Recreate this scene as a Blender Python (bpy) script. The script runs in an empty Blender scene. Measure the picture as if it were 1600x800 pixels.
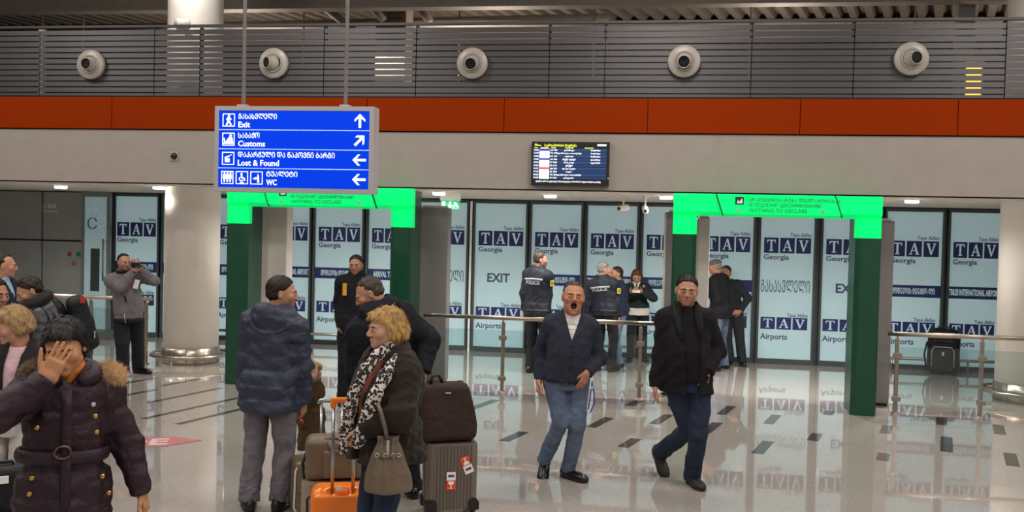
import bpy, bmesh, math, random
import numpy as np
from mathutils import Vector, Matrix
random.seed(4)
np.random.seed(4)
# ------------------------------------------------------------------ camera
FPX, CAMH = 1500.0, 2.08
YAW, PITCH, ROLL = math.radians(8.6), -40.0/1500.0, math.radians(1.36)
scene = bpy.context.scene
COL = scene.collection
_f = np.array([-math.sin(YAW)*math.cos(PITCH), math.cos(YAW)*math.cos(PITCH), math.sin(PITCH)])
_r = np.array([math.cos(YAW), math.sin(YAW), 0.0])
_u = np.cross(_r, _f)
CR = _r*math.cos(ROLL) + _u*math.sin(ROLL)
CU = -_r*math.sin(ROLL) + _u*math.cos(ROLL)
CC = np.array([0, 0, CAMH])
cam = bpy.data.objects.new('camera', bpy.data.cameras.new('camera'))
COL.objects.link(cam)
cam.data.sensor_width = 36.0
cam.data.lens = FPX/1600.0*36.0
cam.data.clip_end = 200
M = Matrix.Identity(4)
for i in range(3):
    M[i][0], M[i][1], M[i][2], M[i][3] = CR[i], CU[i], -_f[i], CC[i]
cam.matrix_world = M
scene.camera = cam
# ------------------------------------------------------------------ world, light, exposure
scene.view_settings.view_transform = 'Standard'
scene.view_settings.look = 'None'
scene.view_settings.gamma = 1.0
scene.view_settings.use_curve_mapping = False
scene.view_settings.exposure = 0.4
world = bpy.data.worlds.new('hall_ambient')
scene.world = world
world.use_nodes = True
world.node_tree.nodes['Background'].inputs[0].default_value = (1.0, 0.93, 0.86, 1)
world.node_tree.nodes['Background'].inputs[1].default_value = 0.22

def area_light(name, loc, size, power, color=(1, .9, .8), rot=(0, 0, 0), size_y=None, spread=None):
    l = bpy.data.lights.new(name, 'AREA')
    l.energy = power
    l.color = color
    l.size = size
    if size_y:
        l.shape = 'RECTANGLE'
        l.size_y = size_y
    if spread:
        l.spread = spread
    o = bpy.data.objects.new(name, l)
    o.location = loc
    o.rotation_euler = rot
    COL.objects.link(o)
    return o
# rows of high luminaires under the hall roof
for ix, lx in enumerate((-9.0, -4.5, 0.0, 4.5, 9.0)):
    for iy, ly in enumerate((-3.0, 1.5, 6.0, 9.6)):
        area_light('hall_luminaire', (lx, ly, 6.1), 1.0, 72, (1, .93, .87))
for lx in (-8.0, 0.0, 8.0):
    for ly in (2.0, 10.5):
        area_light('hall_roof_fill', (lx, ly, 5.2), 0.8, 95, (1, .9, .8), (math.pi, 0, 0))  # added fill aimed upward to brighten roof deck and beams, no fitting there
# the gallery above the soffit has its own weaker row
for lx in (-10, -5, 0, 5):
    area_light('gallery_luminaire', (lx, 16.5, 5.2), 0.8, 30, (1, .86, .72))
    area_light('gallery_roof_fill', (lx+2, 17.5, 4.2), 0.6, 75, (1, .86, .72), (math.pi, 0, 0))  # second lamp is unseen fill, added to lift the dark roof

# ------------------------------------------------------------------ helpers: projection
def ray(x, y):
    return _f + CR*(x-800)/FPX - CU*(y-400)/FPX
def fl(x, y, z=0.0):
    d = ray(x, y)
    return CC + d*((z-CAMH)/d[2])
def pl(x, y, Y):
    d = ray(x, y)
    return CC + d*(Y/d[1])

# ------------------------------------------------------------------ helpers: materials
def lin(c):
    if isinstance(c, str):
        c = tuple(int(c[i:i+2], 16)/255 for i in (0, 2, 4))
    return tuple(v/12.92 if v <= .04045 else ((v+.055)/1.055)**2.4 for v in c) + (1.0,)
MATS = {}
def mat(name, col, rough=.6, metal=0.0, var=.12, scale=30.0, bump=0.0, bscale=None, coat=0.0, emit=0.0, spec=.5, stretch=None, alpha=None, transmission=0.0, sheen=0.0, fold=0.0, fscale=9.0):
    if name in MATS:
        return MATS[name]
    m = bpy.data.materials.new(name)
    m.use_nodes = True
    nt = m.node_tree
    b = nt.nodes['Principled BSDF']
    L = nt.links.new
    c = lin(col)
    tc = nt.nodes.new('ShaderNodeTexCoord')
    mp = nt.nodes.new('ShaderNodeMapping')
    L(tc.outputs['Object'], mp.inputs[0])
    if stretch:
        mp.inputs['Scale'].default_value = stretch
    n = nt.nodes.new('ShaderNodeTexNoise')
    n.inputs['Scale'].default_value = scale
    n.inputs['Detail'].default_value = 5
    L(mp.outputs[0], n.inputs['Vector'])
    r = nt.nodes.new('ShaderNodeValToRGB')
    r.color_ramp.elements[0].position = .3
    r.color_ramp.elements[1].position = .7
    r.color_ramp.elements[0].color = tuple(v*(1-var) for v in c[:3])+(1,)
    r.color_ramp.elements[1].color = tuple(min(1, v*(1+var)) for v in c[:3])+(1,)
    L(n.outputs[0], r.inputs[0])
    L(r.outputs[0], b.inputs['Base Color'])
    b.inputs['Roughness'].default_value = rough
    b.inputs['Metallic'].default_value = metal
    b.inputs['Specular IOR Level'].default_value = spec
    if coat:
        b.inputs['Coat Weight'].default_value = coat
        b.inputs['Coat Roughness'].default_value = .08
    if sheen:
        b.inputs['Sheen Weight'].default_value = sheen
    if emit:
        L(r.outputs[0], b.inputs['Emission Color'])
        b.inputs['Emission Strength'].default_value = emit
    if transmission:
        b.inputs['Transmission Weight'].default_value = transmission
    if alpha is not None:
        b.inputs['Alpha'].default_value = alpha
    if bump:
        n2 = nt.nodes.new('ShaderNodeTexNoise')
        n2.inputs['Scale'].default_value = bscale or scale*2
        n2.inputs['Detail'].default_value = 6
        L(mp.outputs[0], n2.inputs['Vector'])
        bp = nt.nodes.new('ShaderNodeBump')
        bp.inputs['Strength'].default_value = bump
        bp.inputs['Distance'].default_value = .01
        L(n2.outputs[0], bp.inputs['Height'])
        L(bp.outputs[0], b.inputs['Normal'])
        if fold:      # soft creases of the cloth
            n3 = nt.nodes.new('ShaderNodeTexNoise')
            n3.inputs['Scale'].default_value = fscale; n3.inputs['Detail'].default_value = 2.5; n3.inputs['Distortion'].default_value = 1.6
            L(mp.outputs[0], n3.inputs['Vector'])
            b3 = nt.nodes.new('ShaderNodeBump'); b3.inputs['Strength'].default_value = fold; b3.inputs['Distance'].default_value = .05
            L(n3.outputs[0], b3.inputs['Height']); L(b3.outputs[0], bp.inputs['Normal'])
    MATS[name] = m
    return m

# ------------------------------------------------------------------ helpers: objects
def tag(o, label=None, cat=None, group=None, kind=None):
    if label: o['label'] = label
    if cat: o['category'] = cat
    if group: o['group'] = group
    if kind: o['kind'] = kind
    return o
def empty(name, loc=(0, 0, 0), rz=0.0, label=None, cat=None, group=None, kind=None):
    o = bpy.data.objects.new(name, None)
    o.location = loc
    o.rotation_euler = (0, 0, rz)
    o.empty_display_size = .1
    COL.objects.link(o)
    return tag(o, label, cat, group, kind)
def obj(name, me, m=None, parent=None, loc=None, rot=None):
    if isinstance(me, MB):
        me = me.mesh(name)
    if m is not None and (len(me.materials) == 0):
        me.materials.append(m)
    o = bpy.data.objects.new(name, me)
    COL.objects.link(o)
    if parent: o.parent = parent
    if loc is not None: o.location = loc
    if rot is not None: o.rotation_euler = rot
    return o
class MB:
    """collects simple shapes and turns them into one mesh"""
    def __init__(s):
        s.v = []; s.f = []; s.sm = []
    def add(s, v, f, smooth=False):
        n = len(s.v)
        s.v += [tuple(p) for p in v]
        for q in f:
            s.f.append(tuple(i+n for i in q)); s.sm.append(smooth)
        return s
    def box(s, x0, x1, y0, y1, z0, z1, bev=0.0):
        if bev <= 0:
            v = [(x, y, z) for z in (z0, z1) for y in (y0, y1) for x in (x0, x1)]
            return s.add(v, [(0, 2, 3, 1), (4, 5, 7, 6), (0, 1, 5, 4), (2, 6, 7, 3), (0, 4, 6, 2), (1, 3, 7, 5)])
        bm = bmesh.new()
        bmesh.ops.create_cube(bm, size=1)
        for w in bm.verts:
            w.co = Vector(((x0+x1)/2+w.co.x*(x1-x0), (y0+y1)/2+w.co.y*(y1-y0), (z0+z1)/2+w.co.z*(z1-z0)))
        bmesh.ops.bevel(bm, geom=bm.edges[:], offset=bev, segments=3, affect='EDGES', profile=.5)
        bm.verts.index_update()
        s.add([w.co[:] for w in bm.verts], [[w.index for w in q.verts] for q in bm.faces])
        bm.free()
        return s
    def prism(s, poly, a, b, axis='y', smooth=False):
        """polygon in the two other axes extruded from a to b; axis y: poly=(x,z), axis z: poly=(x,y), axis x: poly=(y,z)"""
        n = len(poly)
        mk = {'y': lambda p, t: (p[0], t, p[1]), 'z': lambda p, t: (p[0], p[1], t), 'x': lambda p, t: (t, p[0], p[1])}[axis]
        v = [mk(p, a) for p in poly]+[mk(p, b) for p in poly]
        s.add(v, [tuple(range(n)), tuple(range(2*n-1, n-1, -1))])
        m = len(s.v)-2*n
        for i in range(n):
            j = (i+1) % n
            s.f.append((m+i, m+n+i, m+n+j, m+j)); s.sm.append(smooth)
        return s
    def lathe(s, prof, c=(0, 0, 0), axis=(0, 0, 1), seg=32, smooth=True):
        """profile of (radius, height) turned about an axis through c"""
        ax = Vector(axis).normalized()
        q = Vector((0, 0, 1)).rotation_difference(ax)
        v = []; f = []
        for (r, h) in prof:
            for k in range(seg):
                t = 2*math.pi*k/seg
                p = q @ Vector((r*math.cos(t), r*math.sin(t), h))
                v.append((p.x+c[0], p.y+c[1], p.z+c[2]))
        for i in range(len(prof)-1):
            for k in range(seg):
                l = (k+1) % seg
                f.append((i*seg+k, i*seg+l, (i+1)*seg+l, (i+1)*seg+k))
        return s.add(v, f, smooth)
    def tube(s, pts, r, seg=10, closed=False, smooth=True, flat=1.0):
        pts = [Vector(p) for p in pts]
        n = len(pts)
        rs = r if isinstance(r, (list, tuple)) else [r]*n
        v = []; f = []
        prev = None
        for i, p in enumerate(pts):
            if closed:
                t = (pts[(i+1) % n]-pts[i-1])
            else:
                t = pts[min(i+1, n-1)]-pts[max(i-1, 0)]
            t.normalize()
            a = prev if prev is not None else (Vector((0, 0, 1)) if abs(t.z) < .9 else Vector((0, 1, 0)))
            b = t.cross(a).normalized(); a = b.cross(t).normalized(); prev = a
            for k in range(seg):
                w = 2*math.pi*k/seg
                v.append(p+(a*math.cos(w)*flat+b*math.sin(w))*rs[i])
        for i in range(n if closed else n-1):
            j = (i+1) % n
            for k in range(seg):
                l = (k+1) % seg
                f.append((i*seg+k, i*seg+l, j*seg+l, j*seg+k))
        if not closed:
            f.append(tuple(range(seg-1, -1, -1))); f.append(tuple((n-1)*seg+k for k in range(seg)))
        return s.add(v, f, smooth)
    def mesh(s, name='m'):
        me = bpy.data.meshes.new(name)
        me.from_pydata([tuple(p) for p in s.v], [], s.f)
        me.polygons.foreach_set('use_smooth', s.sm)
        bm = bmesh.new(); bm.from_mesh(me)
        bmesh.ops.recalc_face_normals(bm, faces=bm.faces[:])
        bm.to_mesh(me); bm.free()
        me.update()
        return me
TXT = {}
def text_mesh(s, size=1.0, bold=0.0, align='LEFT', depth=.0015, sx=1.0):
    """flat lettering facing -Y, x to the right and z up, origin on the baseline"""
    key = (s, size, bold, align, depth, sx)
    if key in TXT: return TXT[key]
    cu = bpy.data.curves.new('lettering', 'FONT')
    cu.body = s; cu.size = size; cu.align_x = align; cu.extrude = depth; cu.offset = bold; cu.resolution_u = 2
    o = bpy.data.objects.new('lettering', cu)
    COL.objects.link(o)
    dg = bpy.context.evaluated_depsgraph_get()
    dg.update()
    me = bpy.data.meshes.new_from_object(o.evaluated_get(dg))
    bpy.data.objects.remove(o)
    for v in me.vertices:
        x, y, z = v.co
        v.co = (x*sx, -z, y)
    me.materials.clear()
    TXT[key] = me
    return me
def text(name, s, loc, size, m, parent, bold=0.0, align='LEFT', sx=1.0, rot=None):
    me = text_mesh(s, size, bold, align, sx=sx)
    if len(me.materials) and me.materials[0] != m:
        me = me.copy(); me.materials.clear()
    return obj(name, me, m, parent, loc, rot)
# ================================================================== THE PLACE
def mtav(s):
    return ''.join(chr(ord(c)+0xBC0) if 0x10D0 <= ord(c) <= 0x10FA else c for c in s)
def text_fit(name, s, loc, width, height, m, parent, bold=0.0, rot=None):
    """lettering scaled to a given width and cap height, left end at loc"""
    me = text_mesh(s, 1.0, bold)
    xs = [v.co.x for v in me.vertices]; zs = [v.co.z for v in me.vertices]
    w = max(xs)-min(xs); h = max(zs)-min(0, min(zs)) if False else max(zs)
    me2 = me.copy(); me2.materials.clear()
    x0 = min(xs)
    for v in me2.vertices:
        v.co = ((v.co.x-x0)*width/w, v.co.y, v.co.z*height/h)
    return obj(name, me2, m, parent, loc, rot)

M_wall = mat('wall_paint', '989089', .75, var=.04, scale=6, bump=.05, bscale=120)
M_soffit = mat('soffit_paint', 'cfc8bf', .7, var=.03, scale=5)
M_orange = mat('orange_panel', '882c02', .7, spec=.05, var=.05, scale=40)
M_slat = mat('slat_metal', '464547', .5, .3, var=.08, scale=8, stretch=(.3, 1, 6))
M_slatpost = mat('slat_post', '3d3c3d', .6, .3)
M_film = mat('window_film', 'a9c6cd', .42, var=.02, scale=3, coat=.25, emit=.225)  # film emission stands in for light coming through from behind
M_frame = mat('window_frame', '4e5658', .45, .4, var=.06)
M_navy = mat('navy_print', '20296b', .5, var=.05)
M_print = mat('grey_blue_print', '46527a', .6, var=.05)
M_white = mat('white_print', 'e9ecef', .6, var=.02)
M_steel = mat('brushed_steel', 'a8a096', .28, .9, var=.06, scale=12, stretch=(1, 1, 8))
M_column = mat('column_paint', 'e8e2da', .6, var=.03, scale=4, bump=.03, bscale=60)
M_gatelit = mat('backlit_green_acrylic', '00f07a', .4, spec=.15, var=.03, scale=6, emit=.33)
M_gatedark = mat('dark_green_panel', '07402a', .35, var=.1, scale=6, coat=.2)
M_black = mat('black_plastic', '111214', .45)
M_grey = mat('grey_panel', '969b9a', .5, var=.06, scale=4)
M_lamp = mat('downlight_diffuser', 'fff4e2', .5, emit=9.0)
M_ceil = mat('roof_deck', '6f675f', .6, .3, var=.12, scale=5)
M_beam = mat('roof_steel', '8d857d', .6, .3, var=.1, scale=5)
M_nozzle = mat('nozzle_enamel', 'a39d95', .35, var=.05)
M_dark = mat('dark_void', '0a0a0a', .8)
M_rubber = mat('black_rubber', '18181a', .7)
M_glass = None
def glass_mat():
    m = bpy.data.materials.new('clear_glass'); m.use_nodes = True
    nt = m.node_tree
    for n in list(nt.nodes):
        if n.type != 'OUTPUT_MATERIAL': nt.nodes.remove(n)
    out = nt.nodes['Material Output']
    tr = nt.nodes.new('ShaderNodeBsdfTransparent'); tr.inputs[0].default_value = (.86, .92, .92, 1)
    gl = nt.nodes.new('ShaderNodeBsdfGlossy'); gl.inputs['Roughness'].default_value = .03
    fr = nt.nodes.new('ShaderNodeFresnel'); fr.inputs[0].default_value = 1.45
    nz = nt.nodes.new('ShaderNodeTexNoise'); nz.inputs['Scale'].default_value = 3
    ml = nt.nodes.new('ShaderNodeMath'); ml.operation = 'MULTIPLY_ADD'; ml.inputs[1].default_value = .03; ml.inputs[2].default_value = .0
    nt.links.new(nz.outputs[0], ml.inputs[0])
    ad = nt.nodes.new('ShaderNodeMath'); ad.operation = 'ADD'
    nt.links.new(fr.outputs[0], ad.inputs[0]); nt.links.new(ml.outputs[0], ad.inputs[1])
    mx = nt.nodes.new('ShaderNodeMixShader')
    nt.links.new(ad.outputs[0], mx.inputs[0]); nt.links.new(tr.outputs[0], mx.inputs[1]); nt.links.new(gl.outputs[0], mx.inputs[2])
    nt.links.new(mx.outputs[0], out.inputs[0])
    return m
M_glass = glass_mat()

# ---- floor: polished terrazzo
def floor_mat():
    m = bpy.data.materials.new('polished_terrazzo'); m.use_nodes = True
    nt = m.node_tree; b = nt.nodes['Principled BSDF']; L = nt.links.new
    tc = nt.nodes.new('ShaderNodeTexCoord')
    v = nt.nodes.new('ShaderNodeTexVoronoi'); v.inputs['Scale'].default_value = 150
    L(tc.outputs['Object'], v.inputs['Vector'])
    r = nt.nodes.new('ShaderNodeValToRGB')
    e = r.color_ramp.elements
    e[0].position = 0; e[0].color = lin('a19a95'); e[1].position = 1; e[1].color = lin('bcb4ad')
    x = e.new(.5); x.color = lin('aea79f')
    sp = nt.nodes.new('ShaderNodeSeparateColor'); L(v.outputs['Color'], sp.inputs[0]); L(sp.outputs[0], r.inputs[0])
    n = nt.nodes.new('ShaderNodeTexNoise'); n.inputs['Scale'].default_value = .8; n.inputs['Detail'].default_value = 3
    L(tc.outputs['Object'], n.inputs['Vector'])
    r2 = nt.nodes.new('ShaderNodeValToRGB'); r2.color_ramp.elements[0].color = (.88, .88, .88, 1); r2.color_ramp.elements[1].color = (1, 1, 1, 1)
    L(n.outputs[0], r2.inputs[0])
    mx = nt.nodes.new('ShaderNodeMix'); mx.data_type = 'RGBA'; mx.blend_type = 'MULTIPLY'; mx.inputs[0].default_value = 1
    L(r.outputs[0], mx.inputs[6]); L(r2.outputs[0], mx.inputs[7]); L(mx.outputs[2], b.inputs['Base Color'])
    b.inputs['Roughness'].default_value = .045
    b.inputs['IOR'].default_value = 1.7
    b.inputs['Coat Weight'].default_value = .6
    b.inputs['Coat Roughness'].default_value = .015
    b.inputs['Coat IOR'].default_value = 1.55
    n2 = nt.nodes.new('ShaderNodeTexNoise'); n2.inputs['Scale'].default_value = 2.2; n2.inputs['Detail'].default_value = 1
    L(tc.outputs['Object'], n2.inputs['Vector'])
    bp = nt.nodes.new('ShaderNodeBump'); bp.inputs['Strength'].default_value = .012; bp.inputs['Distance'].default_value = .02
    L(n2.outputs[0], bp.inputs['Height']); L(bp.outputs[0], b.inputs['Normal'])
    return m
floor = obj('floor', MB().box(-16, 13, -7, 24, -.2, 0), floor_mat())
tag(floor, 'polished beige terrazzo floor with scattered dark inlay strips', 'floor', kind='structure')
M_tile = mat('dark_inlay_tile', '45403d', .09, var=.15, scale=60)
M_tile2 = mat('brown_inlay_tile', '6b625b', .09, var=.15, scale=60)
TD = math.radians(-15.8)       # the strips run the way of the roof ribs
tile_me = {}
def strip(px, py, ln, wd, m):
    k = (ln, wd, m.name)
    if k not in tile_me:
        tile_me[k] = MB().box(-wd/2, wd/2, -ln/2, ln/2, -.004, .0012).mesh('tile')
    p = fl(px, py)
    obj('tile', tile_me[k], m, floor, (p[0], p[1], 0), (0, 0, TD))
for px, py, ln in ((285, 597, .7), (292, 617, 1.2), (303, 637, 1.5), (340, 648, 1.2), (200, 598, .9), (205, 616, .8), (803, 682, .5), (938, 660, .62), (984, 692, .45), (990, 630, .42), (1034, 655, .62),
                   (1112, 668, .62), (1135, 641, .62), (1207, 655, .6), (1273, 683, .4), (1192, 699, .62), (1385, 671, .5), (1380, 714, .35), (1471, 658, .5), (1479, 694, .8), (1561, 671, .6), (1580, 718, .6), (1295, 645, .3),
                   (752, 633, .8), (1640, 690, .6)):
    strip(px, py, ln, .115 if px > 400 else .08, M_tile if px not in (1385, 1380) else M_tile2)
# red adhesive floor sign with worn white letters
M_red = mat('red_floor_vinyl', 'b8686a', .25, var=.12, scale=18)
p = fl(218, 691)
dec = obj('floor_sticker', MB().prism([(-.95, -.21), (.26, -.21), (.56, .0), (.26, .21), (-.95, .21)], .0015, .003, 'z'), M_red, None, (p[0], p[1], 0), (0, 0, math.radians(22)))
tag(dec, 'worn red arrow sticker with white letters on the floor', 'sticker')
me = text_mesh('BOE', .36, .012).copy(); me.materials.clear()
for v in me.vertices: v.co = (v.co.x, v.co.z, .0037-v.co.y*.4)
obj('lettering', me, mat('worn_white_vinyl', 'cdb6b4', .4), dec, (-.42, -.13, 0))

# ---- upper wall, orange band, soffit
YF = 11.95
wall = obj('wall_front', MB().box(-16, 13, YF, YF+.35, 2.6, 3.3), M_wall)
tag(wall, 'plain greige upper wall above the glazed arrivals front', 'wall', kind='structure')
band = empty('trim_1', (0, 0, 0), 0, 'band of orange panels running along the top of the upper wall', 'trim', kind='structure')
xs = [-16] + [pl(px, 180, YF)[0] for px in (-120, 176, 380, 574, 788, 1012, 1250, 1496)] + [13]
for a, b in zip(xs[:-1], xs[1:]):
    obj('panel', MB().box(a+.004, b-.004, YF-.025, YF+.02, 3.315, 3.735, .003), M_orange, band)
obj('backing', MB().box(-16, 13, YF+.02, YF+.34, 3.3, 3.76), M_dark, band)
ceil = obj('ceiling', MB().box(-16, 13, YF+.0, 17.2, 2.6, 2.602).box(-16, 13, YF+.36, 17.2, 2.602, 3.3), M_soffit)
tag(ceil, 'pale soffit over the glazed front with recessed downlights', 'ceiling', kind='structure')
# ---- gallery behind the slats
M_gal = mat('gallery_wall', '6a645f', .8, var=.08, scale=2)
w2 = obj('wall_back', MB().box(-16, 13, 23.0, 23.2, 0, 9), M_gal)
tag(w2, 'dim grey wall at the back of the upper gallery', 'wall', kind='structure')
w3 = obj('wall_left', MB().box(-16.2, -16, -7, 24, 0, 9), M_wall)
tag(w3, 'side wall of the hall beyond the left edge of view', 'wall', kind='structure')
gf = obj('trim_2', MB().box(-16, 13, YF+.36, 23, 3.3, 3.42), M_gal)
tag(gf, 'dark gallery floor slab behind the slatted screen', 'slab', kind='structure')
# ---- slatted screen
scr = empty('slat_screen', (0, YF+.06, 3.74), 0, 'grey horizontal metal slat screen above the orange band', 'screen')
pxs = [-260, 62, 241, 312, 506, 650, 858, 945, 1174, 1334, 1571, 1760]
pX = [pl(px, 100, YF+.06)[0] for px in pxs]
for i, x in enumerate(pX):
    m = mat('bright_gap_post', 'e8e4da', .5) if i == 1 else M_slatpost  # one post whitened to stand in for brightness glimpsed between slat ends
    obj('post', MB().box(x-(.045 if i == 1 else .02), x+(.045 if i == 1 else .02), .035, .075, 0, .93), m, scr)
sl = {}
nsl = 12
for i in range(nsl):
    z = .028+i*.0765
    for j, (a, b) in enumerate(zip(pX[:-1], pX[1:])):
        if (j) not in sl:
            # a slightly tilted blade
            mb = MB()
            L2 = (b-a)/2-.006
            mb.prism([(-.004, -.031), (.010, -.031), (.020, .031), (.006, .031)], -L2, L2, 'x')
            sl[j] = mb.mesh('slat')
        obj('slat', sl[j], M_slat, scr, ((a+b)/2, 0, z))
obj('top_rail', MB().box(pX[0], pX[-1], -.005, .05, .935, .965), M_slat, scr)
# ---- roof deck with ribs, beams, ducts
RD = Matrix.Rotation(TD, 4, 'Z')
mb = MB()
pitch = .3
for k in range(-115, 100):
    x = k*pitch
    mb.prism([(x, 0), (x+.065, 0), (x+.10, .12), (x+.2, .12), (x+.235, 0), (x+.3, 0), (x+.3, .15), (x, .15)], -30, 40, 'y')
me = mb.mesh('ceiling_deck')
deck = obj('ceiling_deck', me, M_ceil, None, (0, 0, 6.35), (0, 0, TD))
tag(deck, 'grey corrugated metal roof deck above the gallery', 'roof', kind='structure')
def beam(name, y, z0, z1, label, w=.26, x0=-16, x1=13, rz=0.0):
    mb = MB()
    mb.prism([(-w/2, z0), (w/2, z0), (w/2, z0+.03), (.02, z0+.03), (.02, z1-.03), (w/2, z1-.03), (w/2, z1), (-w/2, z1), (-w/2, z1-.03), (-.02, z1-.03), (-.02, z0+.03), (-w/2, z0+.03)], x0, x1, 'x')
    o = obj(name, mb, M_beam, None, (0, y, 0), (0, 0, rz))
    return tag(o, label, 'beam', kind='structure')
beam('roof_beam', 15.2, 5.62, 6.2, 'nearer dark steel roof beam over the gallery')
beam('roof_beam', 19.6, 5.97, 6.34, 'farther dark steel roof beam under the ribbed deck')
# pipe runs and hanger rods under the deck
o = obj('roof_pipe', MB().tube([(-16, 18.2, 5.92), (-1, 17.6, 5.95)], .11, 14), M_beam); tag(o, 'round grey service pipe under the left of the roof deck', 'pipe', kind='structure')
for px, y0 in ((343, 17), (130, 16.6), (66, 16.4), (929, 17.5), (1173, 17.5), (1430, 17.5), (718, 18), (475, 16.3)):
    a = pl(px, 30, y0)
    o = obj('hanger_rod', MB().tube([(a[0], y0, 4.9), (a[0], y0, 6.36)], .014, 6), M_beam)
    tag(o, 'thin steel rod hanging from the roof deck', 'rod', group='hanger rods under the roof deck', kind='structure')
a = pl(617, 20, 17.0)
duct = empty('roof_duct', (a[0], 17.0, 5.0), 0, 'boxy grey ventilation duct with louvres behind the screen', 'duct', kind='structure')
obj('casing', MB().box(-.28, .28, -.25, .25, -.3, 1.6, .01), M_beam, duct)
for k in range(9):
    obj('louvre', MB().box(-.05, .22, -.27, -.25, .1+k*.1, .14+k*.1), M_ceil, duct)
a = pl(1510, 20, 15.5)
o = obj('roof_strut', MB().box(a[0]-.14, a[0]+.1, 15.4, 15.6, 4.2, 6.4), mat('strut_paint', '777a78', .5, .2)); tag(o, 'grey upright steel strut beside the right column', 'strut', kind='structure')
for (x0, y0, x1, y1) in ((486, -4, 552, 46), (566, -6, 600, 32), (640, -6, 672, 34)):
    A = pl(x0, y0, 16.6); B = pl(x1, y1, 16.6)
    o = obj('roof_brace', MB().tube([A, B], .07, 8), M_beam); tag(o, 'diagonal steel roof brace behind the slat screen', 'brace', group='diagonal roof braces', kind='structure')
# amber lamp seen through the slats at the right
a = pl(1522, 92, 14.0)
al = empty('gallery_lamp', (a[0], 14.0, 3.42), 0, 'amber glowing lamp box behind the slats at the right', 'lamp')
obj('housing', MB().box(-.13, .13, -.02, .12, 0, 1.15, .01), M_beam, al)
obj('lamp_panel', MB().box(-.10, .09, -.035, -.02, .55, 1.1), mat('amber_glow', 'ffa030', .4, emit=2.2), al)

# ---- columns
def column(name, X, Y, label):
    t = empty(name, (X, Y, 0), 0, label, 'column', kind='structure')
    obj('shaft', MB().lathe([(.0, .0), (.395, 0), (.395, 9), (0, 9)], seg=48), M_column, t)
    for k in range(10):
        a0 = 2*math.pi*k/10
        mb = MB(); n = 6; v = []; f = []
        for i in range(n+1):
            w = a0+.012+(2*math.pi/10-.024)*i/n
            for (r, z) in ((.396, .001), (.412, .001), (.412, .24), (.396, .24)):
                v.append((r*math.cos(w), r*math.sin(w), z))
        for i in range(n):
            for q in range(4):
                f.append((i*4+q, i*4+(q+1) % 4, i*4+4+(q+1) % 4, i*4+4+q))
        mb.add(v, f, True)
        obj('base_panel', mb, M_steel, t)
    obj('bumper_ring', MB().tube([(.56*math.cos(k*math.pi/24), .56*math.sin(k*math.pi/24), .13) for k in range(48)], .026, 10, closed=True), M_steel, t)
    for k in range(6):
        w = k*math.pi/3+.3
        obj('bumper_bracket', MB().tube([(.40*math.cos(w), .40*math.sin(w), .13), (.56*math.cos(w), .56*math.sin(w), .13)], .014, 8), M_steel, t)
    return t
cx = pl(300, 430, 13.42)[0]
c1 = column('column', cx, 13.42, 'round white column with steel base beside the left gate')
l = bpy.data.lights.new('gallery_spot', 'SPOT'); l.energy = 42; l.color = (1, .95, .88); l.spot_size = math.radians(75); l.spot_blend = .25; l.shadow_soft_size = .05
lo = bpy.data.objects.new('gallery_spot', l); lo.location = (cx+.25, 12.35, 5.9); lo.rotation_euler = (math.radians(38), 0, 0); COL.objects.link(lo)
cx2 = pl(1558, 480, 13.45)[0]+.41
c2 = column('column', cx2, 13.45, 'round white column with steel base at the right edge')

# ---- glazed front
YW = 16.15
def wx(px, py=430): return pl(px, py, YW)[0]
def wz(px, py): return pl(px, py, YW)[2]
ZT = 2.58
zz = {k: wz(780, v) for k, v in dict(tepe0=359, tepe1=353.5, t0=384, t1=361, geo=393.5, geo1=386, b0=443.5, b1=426, ex0=440.5, ex1=427, u0=498, u1=480, tp0=479, tp1=473.5, air=513, air1=504.5).items()}
SERIF = {'T': [[(.06, 1), (.94, 1), (.96, .72), (.90, .72), (.84, .88), (.60, .91), (.60, .10), (.72, .05), (.72, 0), (.28, 0), (.28, .05), (.40, .10), (.40, .91), (.16, .88), (.10, .72), (.04, .72)]],
         'A': [[(.46, 1), (.58, 1), (.92, .08), (1.0, .05), (1, 0), (.62, 0), (.62, .05), (.70, .09), (.63, .30), (.30, .30), (.34, .38), (.60, .38), (.46, .77), (.20, .10), (.30, .05), (.30, 0), (0, 0), (0, .05), (.10, .10)]],
         'V': [[(.54, 0), (.44, 0), (.08, .92), (0, .95), (0, 1), (.40, 1), (.40, .95), (.31, .91), (.53, .28), (.76, .90), (.66, .95), (.66, 1), (1, 1), (1, .95), (.91, .91)]]}
letter_me = {}
def letter(ch, w, h):
    k = (ch, round(w, 3), round(h, 3))
    if k not in letter_me:
        mb = MB()
        for poly in SERIF[ch]:
            mb.prism([(x*w-w/2, z*h-h/2) for x, z in poly], -.004, 0, 'y')
        letter_me[k] = mb.mesh('letter')
    return letter_me[k]
def logo(x0, x1, z0, z1, parent):
    w = x1-x0; g = w*.035; s = (w-2*g)/3
    for i, ch in enumerate('TAV'):
        c = (x0+s/2+i*(s+g), YW-.012, (z0+z1)/2)
        key = ('sq', round(s, 3), round(z1-z0, 3))
        if key not in letter_me:
            letter_me[key] = MB().box(-s/2, s/2, 0, .004, -(z1-z0)/2, (z1-z0)/2).mesh('logo_tile')
        q = obj('logo_tile', letter_me[key], M_navy, parent, c)
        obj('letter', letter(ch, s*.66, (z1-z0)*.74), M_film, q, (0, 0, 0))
KA = mtav('მოფრენის ტერმინალი')
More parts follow.
